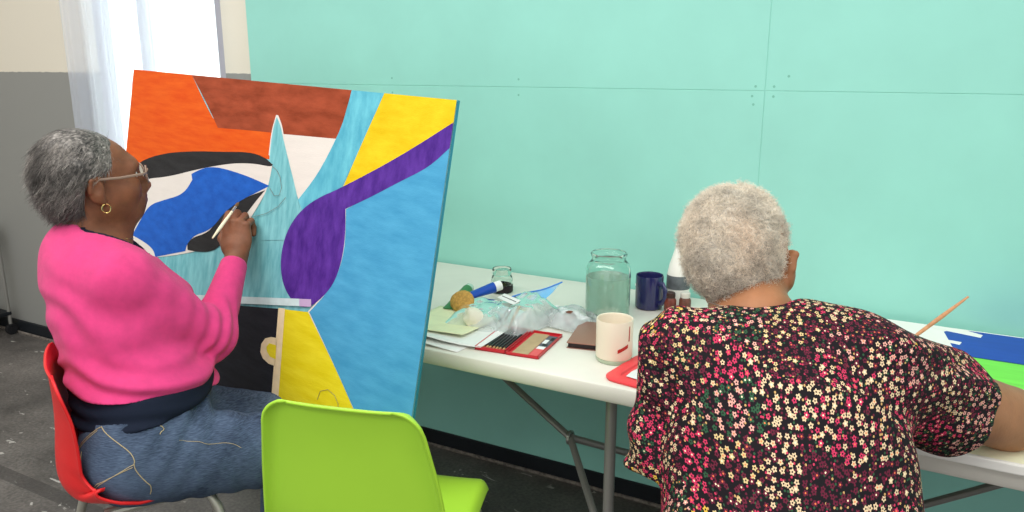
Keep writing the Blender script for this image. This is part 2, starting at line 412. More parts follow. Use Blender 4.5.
# painted plywood sheeting over the right-hand part of the wall
w = MB(); seam = 1.36
for x0, x1 in ((-2.443, -.4615), (-.460, 2.6)):
    for z0, z1 in ((0, seam-.0006), (seam+.0006, 2.58), (2.582, 3)):
        w.box(((x0+x1)/2, WALL+.0079, (z0+z1)/2), (x1-x0, .0158, z1-z0), bev=.001)
M_dimple = mat('filled_screw_dimple', (118,180,162), .6)
for x, z in ((-.487, 1.372), (-.437, 1.372), (-.495, 1.345), (-.437, 1.345), (-.49, 1.322), (-.40, 1.40), (-1.24, 1.385), (-1.24, 1.335), (-1.75, 1.385), (-1.75,1.335)):
    w.lathe([(.0, -.0012), (.0028, -.0012), (.0036, .0002), (.0, .0004)], 12, (x, WALL, z), 1, Matrix.Rotation(PI/2, 4, 'X'))
w.poly([(-.4605,1.105),(-.4585,1.105),(-.458,1.145),(-.4605,1.15)], .001)  # chipped paint, moved onto the wall below
w.box((.078, WALL+.0092, 1.5), (5.038, .0154, 2.99))
structure(w.build('wall_right', [M_teal, M_dimple], smooth=False))
structure(MB().box((-3.92, WALL+.008, .033), (2.95, .014, .07), bev=.003).build('baseboard_left', M_black, smooth=False))
structure(MB().box((.08, WALL-.004, .033), (5.04, .008, .068), bev=.002).build('baseboard_right', M_black, smooth=False))
structure(MB().box((-1.4, WALL-.0085, .006), (7.9, .009, .012), bev=.002).build('trim_1', mat('pale_floor_caulk', (120,112,104), .8, var=.3, vscale=60), smooth=False))
structure(MB().box((-5.45, -.1, 1.5), (.1, 5.0, 3)).build('wall_left', mat('cream_side_wall', (226,218,200), .6, var=.02, vscale=4), smooth=False))
# window in the back wall
win = thing('window_1', None, None, ((WX0+WX1)/2, WALL+.05, WZ0)); structure(win)
M_wframe = mat('grey_window_frame', (176,172,178), .5)
f = MB(); W_, H_ = WX1-WX0, WZ1-WZ0
for x in (-W_/2+.02, W_/2-.02): f.box((x, 0, H_/2), (.04, .06, H_), bev=.003)
for z in (.02, H_-.02): f.box((0, 0, z), (W_, .06, .04), bev=.003)
f.build('window_frame', M_wframe, win, smooth=False)
MB().box((-.10, 0, H_/2), (.032, .05, H_-.08), bev=.003).build('mullion', M_wframe, win, smooth=False)
MB().box((0, .01, H_/2), (W_-.08, .004, H_-.08)).build('pane', M_glass, win, smooth=False)

def curtain(x0, x1, z0, z1, y, name, label, folds, amp, group=None, seed=0):
    nx, nz = int((x1-x0)*260), 30; r = random.Random(seed); ph = [r.random()*6 for _ in range(4)]
    vs = []; fs = []
    for j in range(nz+1):
        z = z0+(z1-z0)*j/nz
        for i in range(nx+1):
            t = i/nx; x = x0+(x1-x0)*t
            a = amp*(math.sin(t*folds*2*PI+ph[0])+.5*math.sin(t*folds*3.7*PI+ph[1]+.3*z)+.25*math.sin(t*folds*7.1*PI+ph[2]-.5*z))
            vs.append((x, y+a, z))
    for j in range(nz):
        for i in range(nx): k = j*(nx+1)+i; fs.append((k, k+1, k+nx+2, k+nx+1))
    m = MB(); m.add(vs, fs); o = m.build(name, mat_curtain(), auto=False)
    return tag(o, label, 'curtain', group)
curtain(-3.57, -2.575, .5, 2.45, WALL-.045, 'sheer_curtain', 'white sheer curtain hanging in soft folds over the bright window', 7, .012, seed=3)
o = MB().tube([(-3.75, WALL-.045, 2.44), (-2.45, WALL-.045, 2.44)], .012).build('curtain_rod', M_steel); tag(o, 'thin grey curtain rod above the window', 'curtain rod')

# small rolling cart just left of the seated woman, mostly out of frame
ct = thing('rolling_cart', 'dark rolling cart with a caster wheel at the far left edge by the grey wall', 'cart', (-4.46, 2.12, 0))
MB().box((0, 0, .12), (.22, .3, .02), bev=.004).build('shelf', M_black, ct, smooth=False)
MB().box((0, 0, .58), (.22, .3, .02), bev=.004).build('shelf', M_black, ct, smooth=False)
for x, y in ((-.1, -.14), (.1, -.14), (-.1, .14), (.1, .14)):
    MB().tube([(x, y, .06), (x, y, .62)], .009).build('post', M_steel, ct)
    m = MB(); m.lathe_open([(.012, -.011), (.028, -.011), (.03, 0), (.028, .011), (.012, .011)], 20, (x, y, .03), 0, Matrix.Rotation(PI/2, 4, 'Y')); m.box((x, y, .055), (.03, .02, .012)); m.tube([(x-.014, y, .03), (x+.014, y, .03)], .012)
    m.build('caster', M_rubber, ct)

# ------------------------------------------------------------------ folding tables
def folding_table(x0, x1, label, offs):
    y0, y1 = 1.525, 2.29; w_, d_ = x1-x0, y1-y0; cx, cy = (x0+x1)/2, (y0+y1)/2
    t = thing('folding_table', label, 'table', (cx, cy, 0))
    pr = []; r = .05
    for sx, sy, a0 in ((1, 1, 0), (-1, 1, 90), (-1, -1, 180), (1, -1, 270)):
        for k in range(7):
            a = math.radians(a0+k*15); pr.append((sx*(w_/2-r)+r*math.cos(a), sy*(d_/2-r)+r*math.sin(a)))
    def ring(off, z):
        out = []
        for (px, py) in pr:
            out.append((px-math.copysign(off, px), py-math.copysign(off, py), z))
        return out
    prof = [(.004, .70), (0, .706), (0, .733), (.002, .738), (.006, .74)]
    vs = []; fs = []; n = len(pr)
    for o_, z in prof: vs += ring(o_, z)
    for i in range(len(prof)-1):
        for j in range(n): fs.append((i*n+j, i*n+(j+1)%n, (i+1)*n+(j+1)%n, (i+1)*n+j))
    fs.append(tuple(range((len(prof)-1)*n, len(prof)*n)))
    b0 = len(vs); vs += ring(.02, .70); vs += ring(.022, .722)
    for j in range(n):
        fs.append((j, (j+1)%n, b0+(j+1)%n, b0+j)); fs.append((b0+j, b0+(j+1)%n, b0+n+(j+1)%n, b0+n+j))
    fs.append(tuple(range(b0+2*n-1, b0+n-1, -1)))
    m = MB(); m.add(vs, fs); m.build('tabletop', M_tabletop, t)
    for y in (-.27, .27):
        MB().box((0, y, .716), (w_-.12, .025, .02)).build('side_rail', M_steel, t, smooth=False)
    for s in (-1, 1):
        lx = s*(w_/2-offs[(s+1)//2])
        for y in (-.29, .29):
            MB().tube([(lx, y, .015), (lx, y, .715)], .0135, 14).build('leg', M_steel, t)
            MB().tube([(lx, y, 0), (lx, y, .03)], .017, 14).build('rubber_foot', M_rubber, t)
        MB().tube([(lx, -.29, .71), (lx, .29, .71)], .012).build('cross_bar', M_steel, t)
        # forked brace: one arm from under the table, a ring, two arms to the legs
        sh = offs[0] != offs[1] and s < 0; J = Vector((lx-s*(.12 if sh else .235), 0, .385)); e0 = .10 if sh else .49
        MB().tube([(J.x-s*e0, .0, .705), J.lerp(Vector((J.x-s*e0, 0, .705)), .5), J], [.011, .012, .0125], 10, sq=.7).build('brace_arm', M_steel, t)
        for y, zz in ((-.29, .245), (.29, .22)):
            E_ = Vector((lx, y*.98, zz)); MB().tube([J, J.lerp(E_, .5), E_], .0105, 10).build('brace_arm', M_steel, t)
        m = MB(); m.lathe_open([(.017, -.004), (.021, -.004), (.021, .004), (.017, .004)], 20, J, 0, Matrix.Rotation(PI/2, 4, 'Y')); m.build('brace_ring', mat('bright_ring_steel', (190,190,185), .3, .5, metal=.9), t)
    return t
folding_table(-1.73, -.435, 'white folding table with jars, mugs and pencils on it, standing against the teal wall', (.035, .187))
folding_table(-.425, 1.40, 'white folding table carrying the flat canvas, before the woman in the floral blouse', (.165, .165))

# ------------------------------------------------------------------ moulded chairs
def shell_mesh(prof, wfun, cup, flange, th, rtop=.05, nt_=33):
    """prof: list of (y,z) from top of back to seat front; wfun(s) half width; cup(s) forward/up lift at the sides"""
    P = [Vector((0, a, b)) for a, b in prof]
    ln = [0]
    for i in range(1, len(P)): ln.append(ln[-1]+(P[i]-P[i-1]).length)
    Ltot = ln[-1]
    def pt(s):
        for i in range(1, len(P)):
            if s <= ln[i] or i == len(P)-1:
                t = (s-ln[i-1])/(ln[i]-ln[i-1]); return P[i-1].lerp(P[i], t)
    ss = [0, .003, .007, .012, .018, .026]+[.035+(Ltot-.07)*k/44 for k in range(45)]+[Ltot-v for v in (.026, .018, .012, .007, .003, 0)]
    # smoothed centre line
    cl = []
    for s in ss:
        q = Vector((0,0,0)); wsum = 0
        for d in (-.05, -.035, -.02, -.01, 0, .01, .02, .035, .05):
            sd = s+d; wt = 1
            if sd < 0: p = P[0]+(P[1]-P[0]).normalized()*sd
            elif sd > Ltot: p = P[-1]+(P[-1]-P[-2]).normalized()*(sd-Ltot)
            else: p = pt(sd)
            q += p*wt; wsum += wt
        cl.append(q/wsum)
    vs = []; fs = []
    ts = [math.sin((k/(nt_-1)-.5)*PI) for k in range(nt_)]
    for i, s in enumerate(ss):
        a = cl[max(i-1, 0)]; b = cl[min(i+1, len(cl)-1)]; tg = (b-a).normalized(); nrm = Vector((1,0,0)).cross(tg)  # points to the sitter
        if i < len(ss)//2 and nrm.y < 0: nrm = -nrm
        if i >= len(ss)//2 and nrm.z < 0: nrm = -nrm
        w = wfun(s/Ltot); e = min(s, Ltot-s)
        if e < rtop: w = w-rtop+math.sqrt(max(0, rtop**2-(rtop-e)**2))
        for t in ts:
            x = t*w; d = min(s, Ltot-s, w-abs(x))
            k = max(0, 1-d/.020); fl = flange*k*k
            c = cup(s/Ltot)*abs(t)**2.6
            p = cl[i]+nrm*(c-fl)+Vector((x, 0, 0))
            vs.append(p)
    n = nt_
    for i in range(len(ss)-1):
        for j in range(n-1): fs.append((i*n+j, i*n+j+1, (i+1)*n+j+1, (i+1)*n+j))
    m = MB(); m.add(vs, fs); return m
def make_chair(label, matl, loc, face_deg, bulge, flange, top=0):
    """origin on the floor below the seat centre, local +y is the way the chair faces"""
    t = thing('stacking_chair', label, 'chair', loc, math.radians(face_deg-90))
    prof = [(-.275, .80), (-.245, .70), (-.222, .60), (-.205, .52), (-.185, .465), (-.13, .442), (-.03, .438), (.08, .446), (.17, .452), (.205, .445), (.222, .425)]
    if bulge:
        prof = [(-.172, .765), (-.168, .70), (-.172, .60), (-.185, .52), (-.178, .462), (-.12, .440), (-.03, .438), (.04, .444), (.09, .448), (.115, .444), (.12, .432)]
        wf = lambda s: float(np.interp(s, [0, .2, .36, .52, .68, .85, 1], [.165, .165, .155, .200, .195, .165, .155]))
        cu = lambda s: float(np.interp(s, [0, .15, .35, .48, .58, .75, 1], [.012, .035, .05, .095, .075, .03, .01]))
    else:
        prof = [(a*(1-.16*max(0, (b-.44)/.36)), b+top*max(0, (b-.44)/.36)) for a, b in prof]
        wf = lambda s: float(np.interp(s, [0, .2, .42, .6, 1], [.158, .184, .204, .185, .160]))
        cu = lambda s: float(np.interp(s, [0, .2, .45, .6, .8, 1], [.006, .014, .02, .02, .012, .004]))
    m = shell_mesh(prof, wf, cu, flange, .004)
    o = m.build('seat_shell', matl, t, auto=False)
    md = o.modifiers.new('thick', 'SOLIDIFY'); md.thickness = .006; md.offset = 0
    for sx in (-1, 1):
        for y, yf in ((-.12, -.235), (.13, .215)):
            g = MB(); g.tube([(sx*.10, y*.6, .425), (sx*.13, y*.95, .42), (sx*.15, y*1.05, .395), (sx*.205, yf, .02)], .011, 12); lg = g.build('leg', M_legs, t)
            g = MB(); g.tube([(sx*.2045, yf, .03), (sx*.207, yf*1.01, 0)], .015, 12); g.build('rubber_foot', M_rubber, lg)
        MB().tube([(sx*.11, -.1, .424), (sx*.11, .085, .43)], .011, 10).build('seat_rail', M_legs, t)
    return t
make_chair('empty lime green plastic stacking chair in the foreground, its back to the viewer', M_green, (-.992, 1.262, 0), 104.5, False, .021, .018)
rc_ = make_chair('red moulded plastic chair under the woman in the pink cardigan', M_red, (-1.626, 1.10, 0), 58.8, True, .004); rc_.scale = (1, 1, 1.03)

# low stool that holds up the far end of the standing canvas
st = thing('low_stool', 'low grey metal stool with black rubber feet behind the legs of the woman in pink', 'stool', (-2.045, 1.60, 0), -.2)
MB().lathe([(.0, .478), (.13, .478), (.14, .484), (.14, .492), (.132, .498), (.0, .4985)], 32).build('seat', M_black, st)
for fx, fy in ((-2.19, 1.59), (-1.97, 1.80), (-2.12, 1.86)):
    q = Matrix.Rotation(.2, 3, 'Z') @ Vector((fx+2.045, fy-1.60, 0))
    lg = MB().tube([(q.x*.7, q.y*.7, .48), (q.x, q.y, .03)], .011, 12).build('leg', M_steel, st)
    MB().tube([(q.x, q.y, .035), (q.x*1.02, q.y*1.02, 0)], .015, 12).build('rubber_foot', M_rubber, lg)

# ------------------------------------------------------------------ the big standing canvas
du = Vector((.97906, -.19965, -.03989)); dv = Vector((-.0756, -.1746, -.98173)); nn = Vector((-.18904, -.96419, .18604))
CT = thing('painted_canvas', 'large colourful abstract painting in progress, standing tilted in front of the seated woman', 'painting', (0, 0, 0))
CT.matrix_world = Matrix((( du.x, dv.x, nn.x, -2.44434), (du.y, dv.y, nn.y, 1.78505), (du.z, dv.z, nn.z, 1.41583), (0,0,0,1)))
CW, CH = 1.526, .915
def paint(n, rgb, var=.12, st_=(1,5,1), vs_=9, hi=None):
    rgb = tuple(v*.93 for v in rgb); hi = tuple(v*.93 for v in hi) if hi else None
    return mat('paint_'+n, rgb, .5, .12, var=var, vscale=vs_, stretch=st_, bump=.25, bscale=90, var2=hi, detail=6)
PM = {'light_cyan': paint('light_cyan', (112,203,214), .14, (7,1.5,1), 6, (152,222,226)), 'orange': paint('orange', (236,80,14), .03, (1.2,8,1), 6, (244,106,30)), 'brown': paint('brown', (158,66,36), .12, (2,7,1), 5, (182,84,54)),
      'white': paint('white', (242,234,224), .02), 'cyan': paint('cyan', (84,186,216), .1, (5,2,1), 6, (120,210,226)), 'black': paint('black', (40,40,42), .1, hi=(52,52,54)), 'blue': paint('blue', (28,94,196), .06, (3,6,1), 6, (38,108,210)),
      'yellow': paint('yellow', (246,204,14), .05, (2,5,1), 6, (255,220,40)), 'sky_blue': paint('sky_blue', (74,164,210), .03, (2,7,1), 5, (90,178,220)), 'purple': paint('purple', (78,38,146), .12, (5,2,1), 7, (106,62,170)),
      'dark_navy': paint('dark_navy', (34,36,44), .1, hi=(44,46,54)), 'lemon': paint('lemon', (250,226,22), .04, hi=(255,236,50)), 'tape': mat('masking_tape', (240,218,176), .6, var=.04, vscale=40), 'pencil': mat('pencil_line', (120,110,100), .8), 'edge': mat('edge_paint_teal', (52,140,160), .6), 'bare': mat('bare_canvas', (232,228,218), .8), 'wood': M_wood, 'ptape': mat('translucent_tape', (205,226,226), .5, var=.05, vscale=30), 'pinktape': mat('tape_over_purple', (196,170,206), .5)}
names = list(PM); idx = {n: i for i, n in enumerate(names)}
def smooth_poly(pl, it=2, keep=True):
    """round the hand-drawn corners a little: Chaikin, keeping border and sharp points"""
    for _ in range(it):
        out = []; n = len(pl)
        for i in range(n):
            a, b, c = pl[i-1], pl[i], pl[(i+1) % n]
            v1 = Vector((b[0]-a[0], b[1]-a[1])); v2 = Vector((c[0]-b[0], c[1]-b[1]))
            sharp = v1.length > 0 and v2.length > 0 and v1.angle(v2) > .75
            border = b[0] <= 0 or b[1] <= 0 or b[0] >= CW or b[1] >= CH
            if sharp or border: out.append(b)
            else: out += [(b[0]*.75+a[0]*.25, b[1]*.75+a[1]*.25), (b[0]*.75+c[0]*.25, b[1]*.75+c[1]*.25)]
        pl = out
    return pl
polys = [
('orange', [(0.0, 0.0), (0.387, 0.0), (0.48, 0.08), (0.567, 0.145), (0.711, 0.14), (0.858, 0.132), (0.869, 0.208), (0.647, 0.213), (0.361, 0.241), (0.171, 0.279), (0, 0.364)]),
('brown', [(0.387, 0.0), (1.163, 0.0), (1.133, 0.126), (0.896, 0.134), (0.844, 0.135), (0.711, 0.14), (0.568, 0.147), (0.499, 0.087)]),
('white', [(0.896, 0.134), (1.132, 0.124), (1.069, 0.223), (1.002, 0.299), (0.919, 0.202)]),
('cyan', [(1.163, 0.0), (1.287, 0.0), (1.227, 0.129), (1.184, 0.221), (1.133, 0.292), (1.035, 0.333), (0.998, 0.299), (1.069, 0.223), (1.128, 0.122), (1.152, 0.062)]),
('white', [(0.856, 0.086), (0.866, 0.086), (0.890, 0.111), (0.908, 0.15), (.85,.2), (0.842, 0.196), (0.843, 0.128)]),
('light_cyan', [(0.86, 0.091), (0.882, 0.111), (0.911, 0.162), (1.002, 0.299), (1.048, 0.398), (0.855, 0.433), (0.823, 0.368), (0.854, 0.279), (0.847, 0.196), (0.848, 0.128)]),
('white', [(0, 0.398), (0.046, 0.365), (0.282, 0.328), (0.488, 0.267), (0.704, 0.233), (0.866, 0.219), (0.859, 0.281), (0.834, 0.324), (0.77, 0.408), (0.686, 0.464), (0.567, 0.516), (0.302, 0.592), (0.133, 0.619), (0, 0.668)]),
('black', [(0, 0.375), (0.105, 0.3), (0.268, 0.255), (0.451, 0.229), (0.619, 0.213), (0.749, 0.199), (0.825, 0.205), (0.869, 0.221), (0.858, 0.228), (0.78, 0.228), (0.678, 0.239), (0.573, 0.26), (0.462, 0.286), (0.302, 0.328), (0.152, 0.354), (0, 0.41)]),
('black', [(0.847, 0.294), (0.814, 0.324), (0.764, 0.377), (0.721, 0.425), (0.657, 0.484), (0.602, 0.515), (0.529, 0.529), (0.47, 0.534), (0.465, 0.513), (0.497, 0.489), (0.558, 0.468), (0.599, 0.443), (0.638, 0.388), (0.749, 0.33)]),
('blue', [(0.513, 0.273), (0.579, 0.262), (0.656, 0.262), (0.762, 0.268), (0.864, 0.28), (0.801, 0.309), (0.735, 0.338), (0.654, 0.386), (0.608, 0.435), (0.562, 0.461), (0.507, 0.48), (0.465, 0.513), (0.458, 0.54), (0.276, 0.594), (0.258, 0.574), (0.207, 0.561), (0.105, 0.552), (0.151, 0.493), (0.202, 0.434), (0.297, 0.403), (0.382, 0.378), (0.427, 0.353), (0.456, 0.317), (0.447, 0.3)]),
('yellow', [(1.287, 0.0), (1.526, 0), (1.526, 0.053), (1.369, 0.15), (1.176, 0.245), (1.227, 0.129)]),
('white', [(1.526, 0.092), (1.379, 0.195), (1.196, 0.288), (1.213, 0.392), (1.187, 0.487), (1.100, 0.578), (1.232, 0.690), (1.481, 0.915), (1.526, 0.915)]),
('sky_blue', [(1.526, 0.097), (1.379, 0.2), (1.201, 0.292), (1.218, 0.392), (1.192, 0.487), (1.106, 0.578), (1.232, 0.685), (1.314, 0.759), (1.487, 0.915), (1.526, 0.915)]),
('purple', [(1.526, 0.049), (1.368, 0.143), (1.172, 0.243), (1.081, 0.282), (1.012, 0.329), (0.966, 0.391), (0.953, 0.465), (0.975, 0.529), (1.029, 0.569), (1.088, 0.574), (1.141, 0.54), (1.190, 0.487), (1.210, 0.424), (1.212, 0.355), (1.199, 0.292), (1.282, 0.252), (1.38, 0.200), (1.471, 0.154), (1.526, 0.105)]),
('dark_navy', [(0, 0.784), (0.483, 0.693), (0.993, 0.597), (0.993, 0.915), (0, 0.915)]),
('lemon', [(0.993, 0.597), (1.102, 0.579), (1.232, 0.685), (1.314, 0.759), (1.481, 0.915), (0.993, 0.915)]),
]
face = MB()
face.box((CW/2, CH/2, -.004), (CW, CH, .008), idx['bare'])
face.box((CW+.0002, CH/2, -.004), (.0008, CH, .0078), idx['edge'])
face.add([(0,0,.0002), (CW,0,.0002), (CW,CH,.0002), (0,CH,.0002)], [(0,1,2,3)], idx['light_cyan'])
from mathutils.geometry import tessellate_polygon
for k, (nme, pl) in enumerate(polys):
    pl = smooth_poly(pl); z = .0004+.0002*k
    tri = tessellate_polygon([[Vector((a, b, 0)) for a, b in pl]])
    face.add([(a, b, z) for a, b in pl], [tuple(t) for t in tri], idx[nme])
def mk_face(mb, name, mats, parent):
    me = bpy.data.meshes.new(name); me.from_pydata(mb.v, [], mb.f); me.polygons.foreach_set('material_index', mb.m) if False else None
    o = link(name, me, parent, mats, smooth=False); me.polygons.foreach_set('material_index', mb.m); me.update(); return o
mk_face(face, 'painted_face', [PM[n] for n in names], CT)
fr = MB()
for c_, d_ in (((CW/2, .02, -.0185), (CW-.002, .038, .001)),): pass
for c_, d_ in (((CW/2, .045, -.0085), (CW-.09, .038, .008)), ((CW/2, CH-.045, -.0085), (CW-.09, .038, .008)), ((.045, CH/2, -.0085), (.038, CH-.09, .008)), ((CW-.045, CH/2, -.0085), (.038, CH-.09, .008)), ((CW/2, CH/2, -.0085), (.038, CH-.09, .008))):
    fr.box((c_[0], c_[1], c_[2]-.0075), d_)
fr.build('stretcher_frame', M_wood, CT, smooth=False)
def strip(pl, z, m_, name, lab):
    q = MB(); q.poly([(a, b, z) for a, b in pl], .0004); o = q.build(name, m_, CT, smooth=False); o['label'] = lab; return o
strip([(0.02, 0.763), (0.484, 0.672), (1.060, 0.553), (1.064, 0.572), (0.488, 0.692), (0.02, 0.783)], .0042, PM['ptape'], 'masking_tape', 'pale strip of tape across the painting')
strip([(1.060, 0.553), (1.109, 0.543), (1.114, 0.562), (1.064, 0.572)], .0042, PM['pinktape'], 'masking_tape', 'lilac end of the tape over the purple')
strip([(0.974, 0.598), (1.003, 0.593), (1.020, 0.826), (1.024, .915), (.993, .915), (0.989, 0.834)], .0042, PM['tape'], 'masking_tape', 'cream vertical strip of tape')
ring = [(0.985, 0.680), (0.957, 0.684), (0.930, 0.695), (0.915, 0.715), (0.915, 0.738), (0.930, .752), (0.959, 0.759), (0.990, 0.757)]
inner = [(0.989, 0.738), (0.962, 0.738), (0.946, .728), (.941, .716), (.952, .703), (0.984, 0.700)]
strip(ring, .0042, PM['tape'], 'masking_tape', 'cream half circle of tape')
strip(inner, .0047, PM['lemon'], 'painted_patch', 'yellow half circle inside the tape')
def pline(pts, name='pencil_line', r=.0006):
    MB().tube([(a, b, .0046) for a, b in pts], r, 5).build(name, PM['pencil'], CT)
pline([(0.867, 0.224), (.893, .233), (0.913, 0.250), (0.925, 0.277), (0.918, 0.298), (.895, .303), (0.87, 0.285)])
pline([(0.948, 0.300), (.918, .330), (0.868, 0.356), (0.809, 0.375)])
pline([(1.185, .79), (1.193, .765), (1.222, .752), (1.25, .758), (1.268, .775), (1.272, .8)])

# ------------------------------------------------------------------ canvas lying on the second table
Z0 = .7405
lc = thing('flat_canvas', 'canvas painted with blue and lime green bands, lying flat on the table at right', 'painting', (.50, 1.885, Z0))
m = MB(); m.box((0, 0, .011), (1.55, .775, .020), 0, bev=.003)
blue_p = mat('paint_royal_blue', (24,68,170), .4, var=.05, vscale=8, stretch=(1,6,1)); grn = mat('paint_lime', (120,222,72), .4, var=.05, vscale=8, stretch=(1,6,1)); cream_p = mat('paint_pale_cream', (240,240,206), .5, var=.03, vscale=8)
ox, oy = .50, 1.885
def P_(x, y): return (x-ox, y-oy)
m.poly([(*P_(.078, 2.048), .0212), (*P_(1.2, 2.048), .0212), (*P_(1.2, 2.266), .0212), (*P_(.075, 2.262), .0212), (*P_(.048, 2.225), .0212)], .0002, 1)
m.poly([(*P_(.02, 2.243), .0213), (*P_(.13, 2.215), .0213), (*P_(.135, 2.240), .0213), (*P_(.10, 2.262), .0213), (*P_(.02, 2.270), .0213)], .0003, 0)
m.poly([(*P_(.02, 2.15), .0213), (*P_(.083, 2.13), .0213), (*P_(.088, 2.155), .0213), (*P_(.02, 2.165), .0213)], .0003, 0)
m.poly([(*P_(-.02, 2.052), .0212), (*P_(1.2, 2.052), .0212), (*P_(1.2, 1.885), .0212), (*P_(-.05, 1.885), .0212)], .0002, 2)
m.poly([(*P_(-.1, 1.66), .0212), (*P_(1.2, 1.72), .0212), (*P_(1.2, 1.505), .0212), (*P_(-.1, 1.505), .0212)], .0002, 3)
me_o = mk_face(m, 'painted_face', [mat('primed_canvas', (240,238,230), .6, var=.02, vscale=10), blue_p, grn, cream_p], lc)

# ------------------------------------------------------------------ table-top things (first table)
TT = .7405
def jar_shell(prof_out, th, n=40):
    inn = [(max(r-th, .0005), z+(th if i == 0 else 0)) for i, (r, z) in enumerate(prof_out)]
    return prof_out, inn
# big water jar
jr = thing('glass_jar', 'large clear glass jar half full of water on the table against the teal wall', 'jar', (-.785, 1.985, TT))
jr.scale = (1, 1, .92)
out = [(.0005, 0), (.052, 0), (.058, .004), (.062, .012), (.0625, .15), (.060, .163), (.052, .174), (.047, .180), (.0475, .19), (.0505, .194), (.0505, .199), (.048, .202)]
inn = [(.045, .201), (.044, .19), (.0435, .18), (.049, .171), (.0565, .161), (.059, .148), (.0585, .014), (.054, .008), (.0005, .006)]
m = MB(); m.lathe(out+inn, 48); m.build('glass', M_glass, jr)
m = MB(); m.lathe([(.0005, .0062), (.054, .0082), (.0587, .014), (.0592, .130), (.0005, .130)], 48); m.build('water', M_water, jr)
# small jar with dark band
sj = thing('glass_jar', 'small empty glass jar with a dark label at the back left of the table', 'jar', (-1.168, 2.06, TT))
sj.scale = (1.22, 1.22, 1.12)
out = [(.0005, 0), (.024, 0), (.027, .004), (.0275, .038), (.025, .046), (.0235, .05), (.0245, .053), (.0245, .066), (.0235, .068)]
inn = [(.022, .067), (.0215, .05), (.0255, .037), (.025, .006), (.0005, .004)]
MB().lathe(out+inn, 36).build('glass', M_glass, sj)
MB().lathe_open([(.0277, .003), (.0282, .003), (.0282, .022), (.0277, .022)], 36).build('dark_label', mat('dark_label', (38,30,36), .5), sj)
# navy mug
nm = thing('coffee_mug', 'dark navy blue glazed mug with its handle to the right, beside the water jar', 'mug', (-.712, 2.125, TT), math.radians(-22))
M_mug = mat('navy_glaze', (36,38,84), .15, .5, coat=.5)
MB().lathe([(.0005, .001), (.036, 0), (.039, .003), (.040, .012), (.040, .096), (.0392, .0985), (.0375, .0975), (.0365, .094), (.0362, .012), (.0005, .007)], 40).build('mug_body', M_mug, nm)
MB().tube([(.038, -.004, .078), (.055, -.006, .082), (.066, -.008, .068), (.066, -.008, .042), (.054, -.006, .026), (.038, -.004, .024)], .0055, 12, sq=1.4).build('handle', M_mug, nm)
m = MB(); m.box((-.028, -.0285, .068), (.012, .0015, .004), M=Matrix.Rotation(-.78, 4, 'Z')); m.build('printed_mark', M_white, nm, smooth=False)
# cream cup with glass bottom and red smear
cu = thing('paint_cup', 'cream straight-sided cup with a red paint smear near the table front edge', 'cup', (-.645, 1.682, TT))
cu.scale = (1.06, 1.06, 1.02)
M_cream = mat('cream_enamel', (238,224,202), .3, .45)
MB().lathe([(.0005, .011), (.040, .010), (.0415, .014), (.0415, .100), (.0408, .1025), (.0388, .1015), (.0380, .098), (.0378, .02), (.0005, .016)], 40).build('cup_body', M_cream, cu)
MB().lathe([(.0005, 0), (.038, 0), (.0405, .004), (.0412, .0095), (.0005, .0098)], 40).build('glass_foot', mat('greenish_glass_foot', (182,196,170), .15, .5), cu)
def cyl_patch(pts, R, thk=.0006):
    q = MB(); n = len(pts); vs = [(R*math.cos(a), R*math.sin(a), z) for a, z in pts]+[((R+thk)*math.cos(a), (R+thk)*math.sin(a), z) for a, z in pts]
    return q.add(vs, [tuple(range(n)), tuple(range(2*n-1, n-1, -1))]+[(i, (i+1)%n, n+(i+1)%n, n+i) for i in range(n)])
a0 = math.radians(-58)
sm = MB()
for seg in range(5):
    a, b = a0+.62*seg/5, a0+.62*(seg+1)/5; z0 = .034+.011*seg/5; z1 = .034+.011*(seg+1)/5
    p = cyl_patch([(a, z0-.004), (b, z1-.004), (b, z1+.005), (a, z0+.004)], .0414); sm.add(p.v, p.f)
for seg in range(1):
    p = cyl_patch([(a0+.66, .056), (a0+.74, .056), (a0+.76, .092), (a0+.70, .092)], .0414); sm.add(p.v, p.f)
sm.build('paint_smear', mat('red_paint_smear', (176,44,36), .5), cu, smooth=False)
# rose-gold tablet / notebook
def local_box(name, label, cat, c, d, rot, matl, bev=.002):
    t = thing(name, label, cat, (c[0], c[1], TT), rot); MB().box((0, 0, d[2]/2), d, bev=bev).build('body', matl, t); return t
nb = thing('notebook', 'slim rose-gold notebook case lying between the pencil tin and the cream cup', 'notebook', (-.745, 1.795, TT), math.radians(20))
nb.rotation_euler.z = math.radians(12)
MB().box((0, 0, .0145), (.105, .175, .003), bev=.0012).build('cover', mat('rose_gold_cover', (172,120,104), .35, .5, metal=.4), nb)
MB().box((0, 0, .007), (.099, .169, .0118), bev=.002).build('side_edge', mat('dark_case_edge', (44,34,36), .5), nb)
MB().box((0, 0, .0006), (.105, .175, .0012), bev=.0004).build('cover', mat('rose_gold_base', (160,110,96), .35, .5, metal=.4), nb)
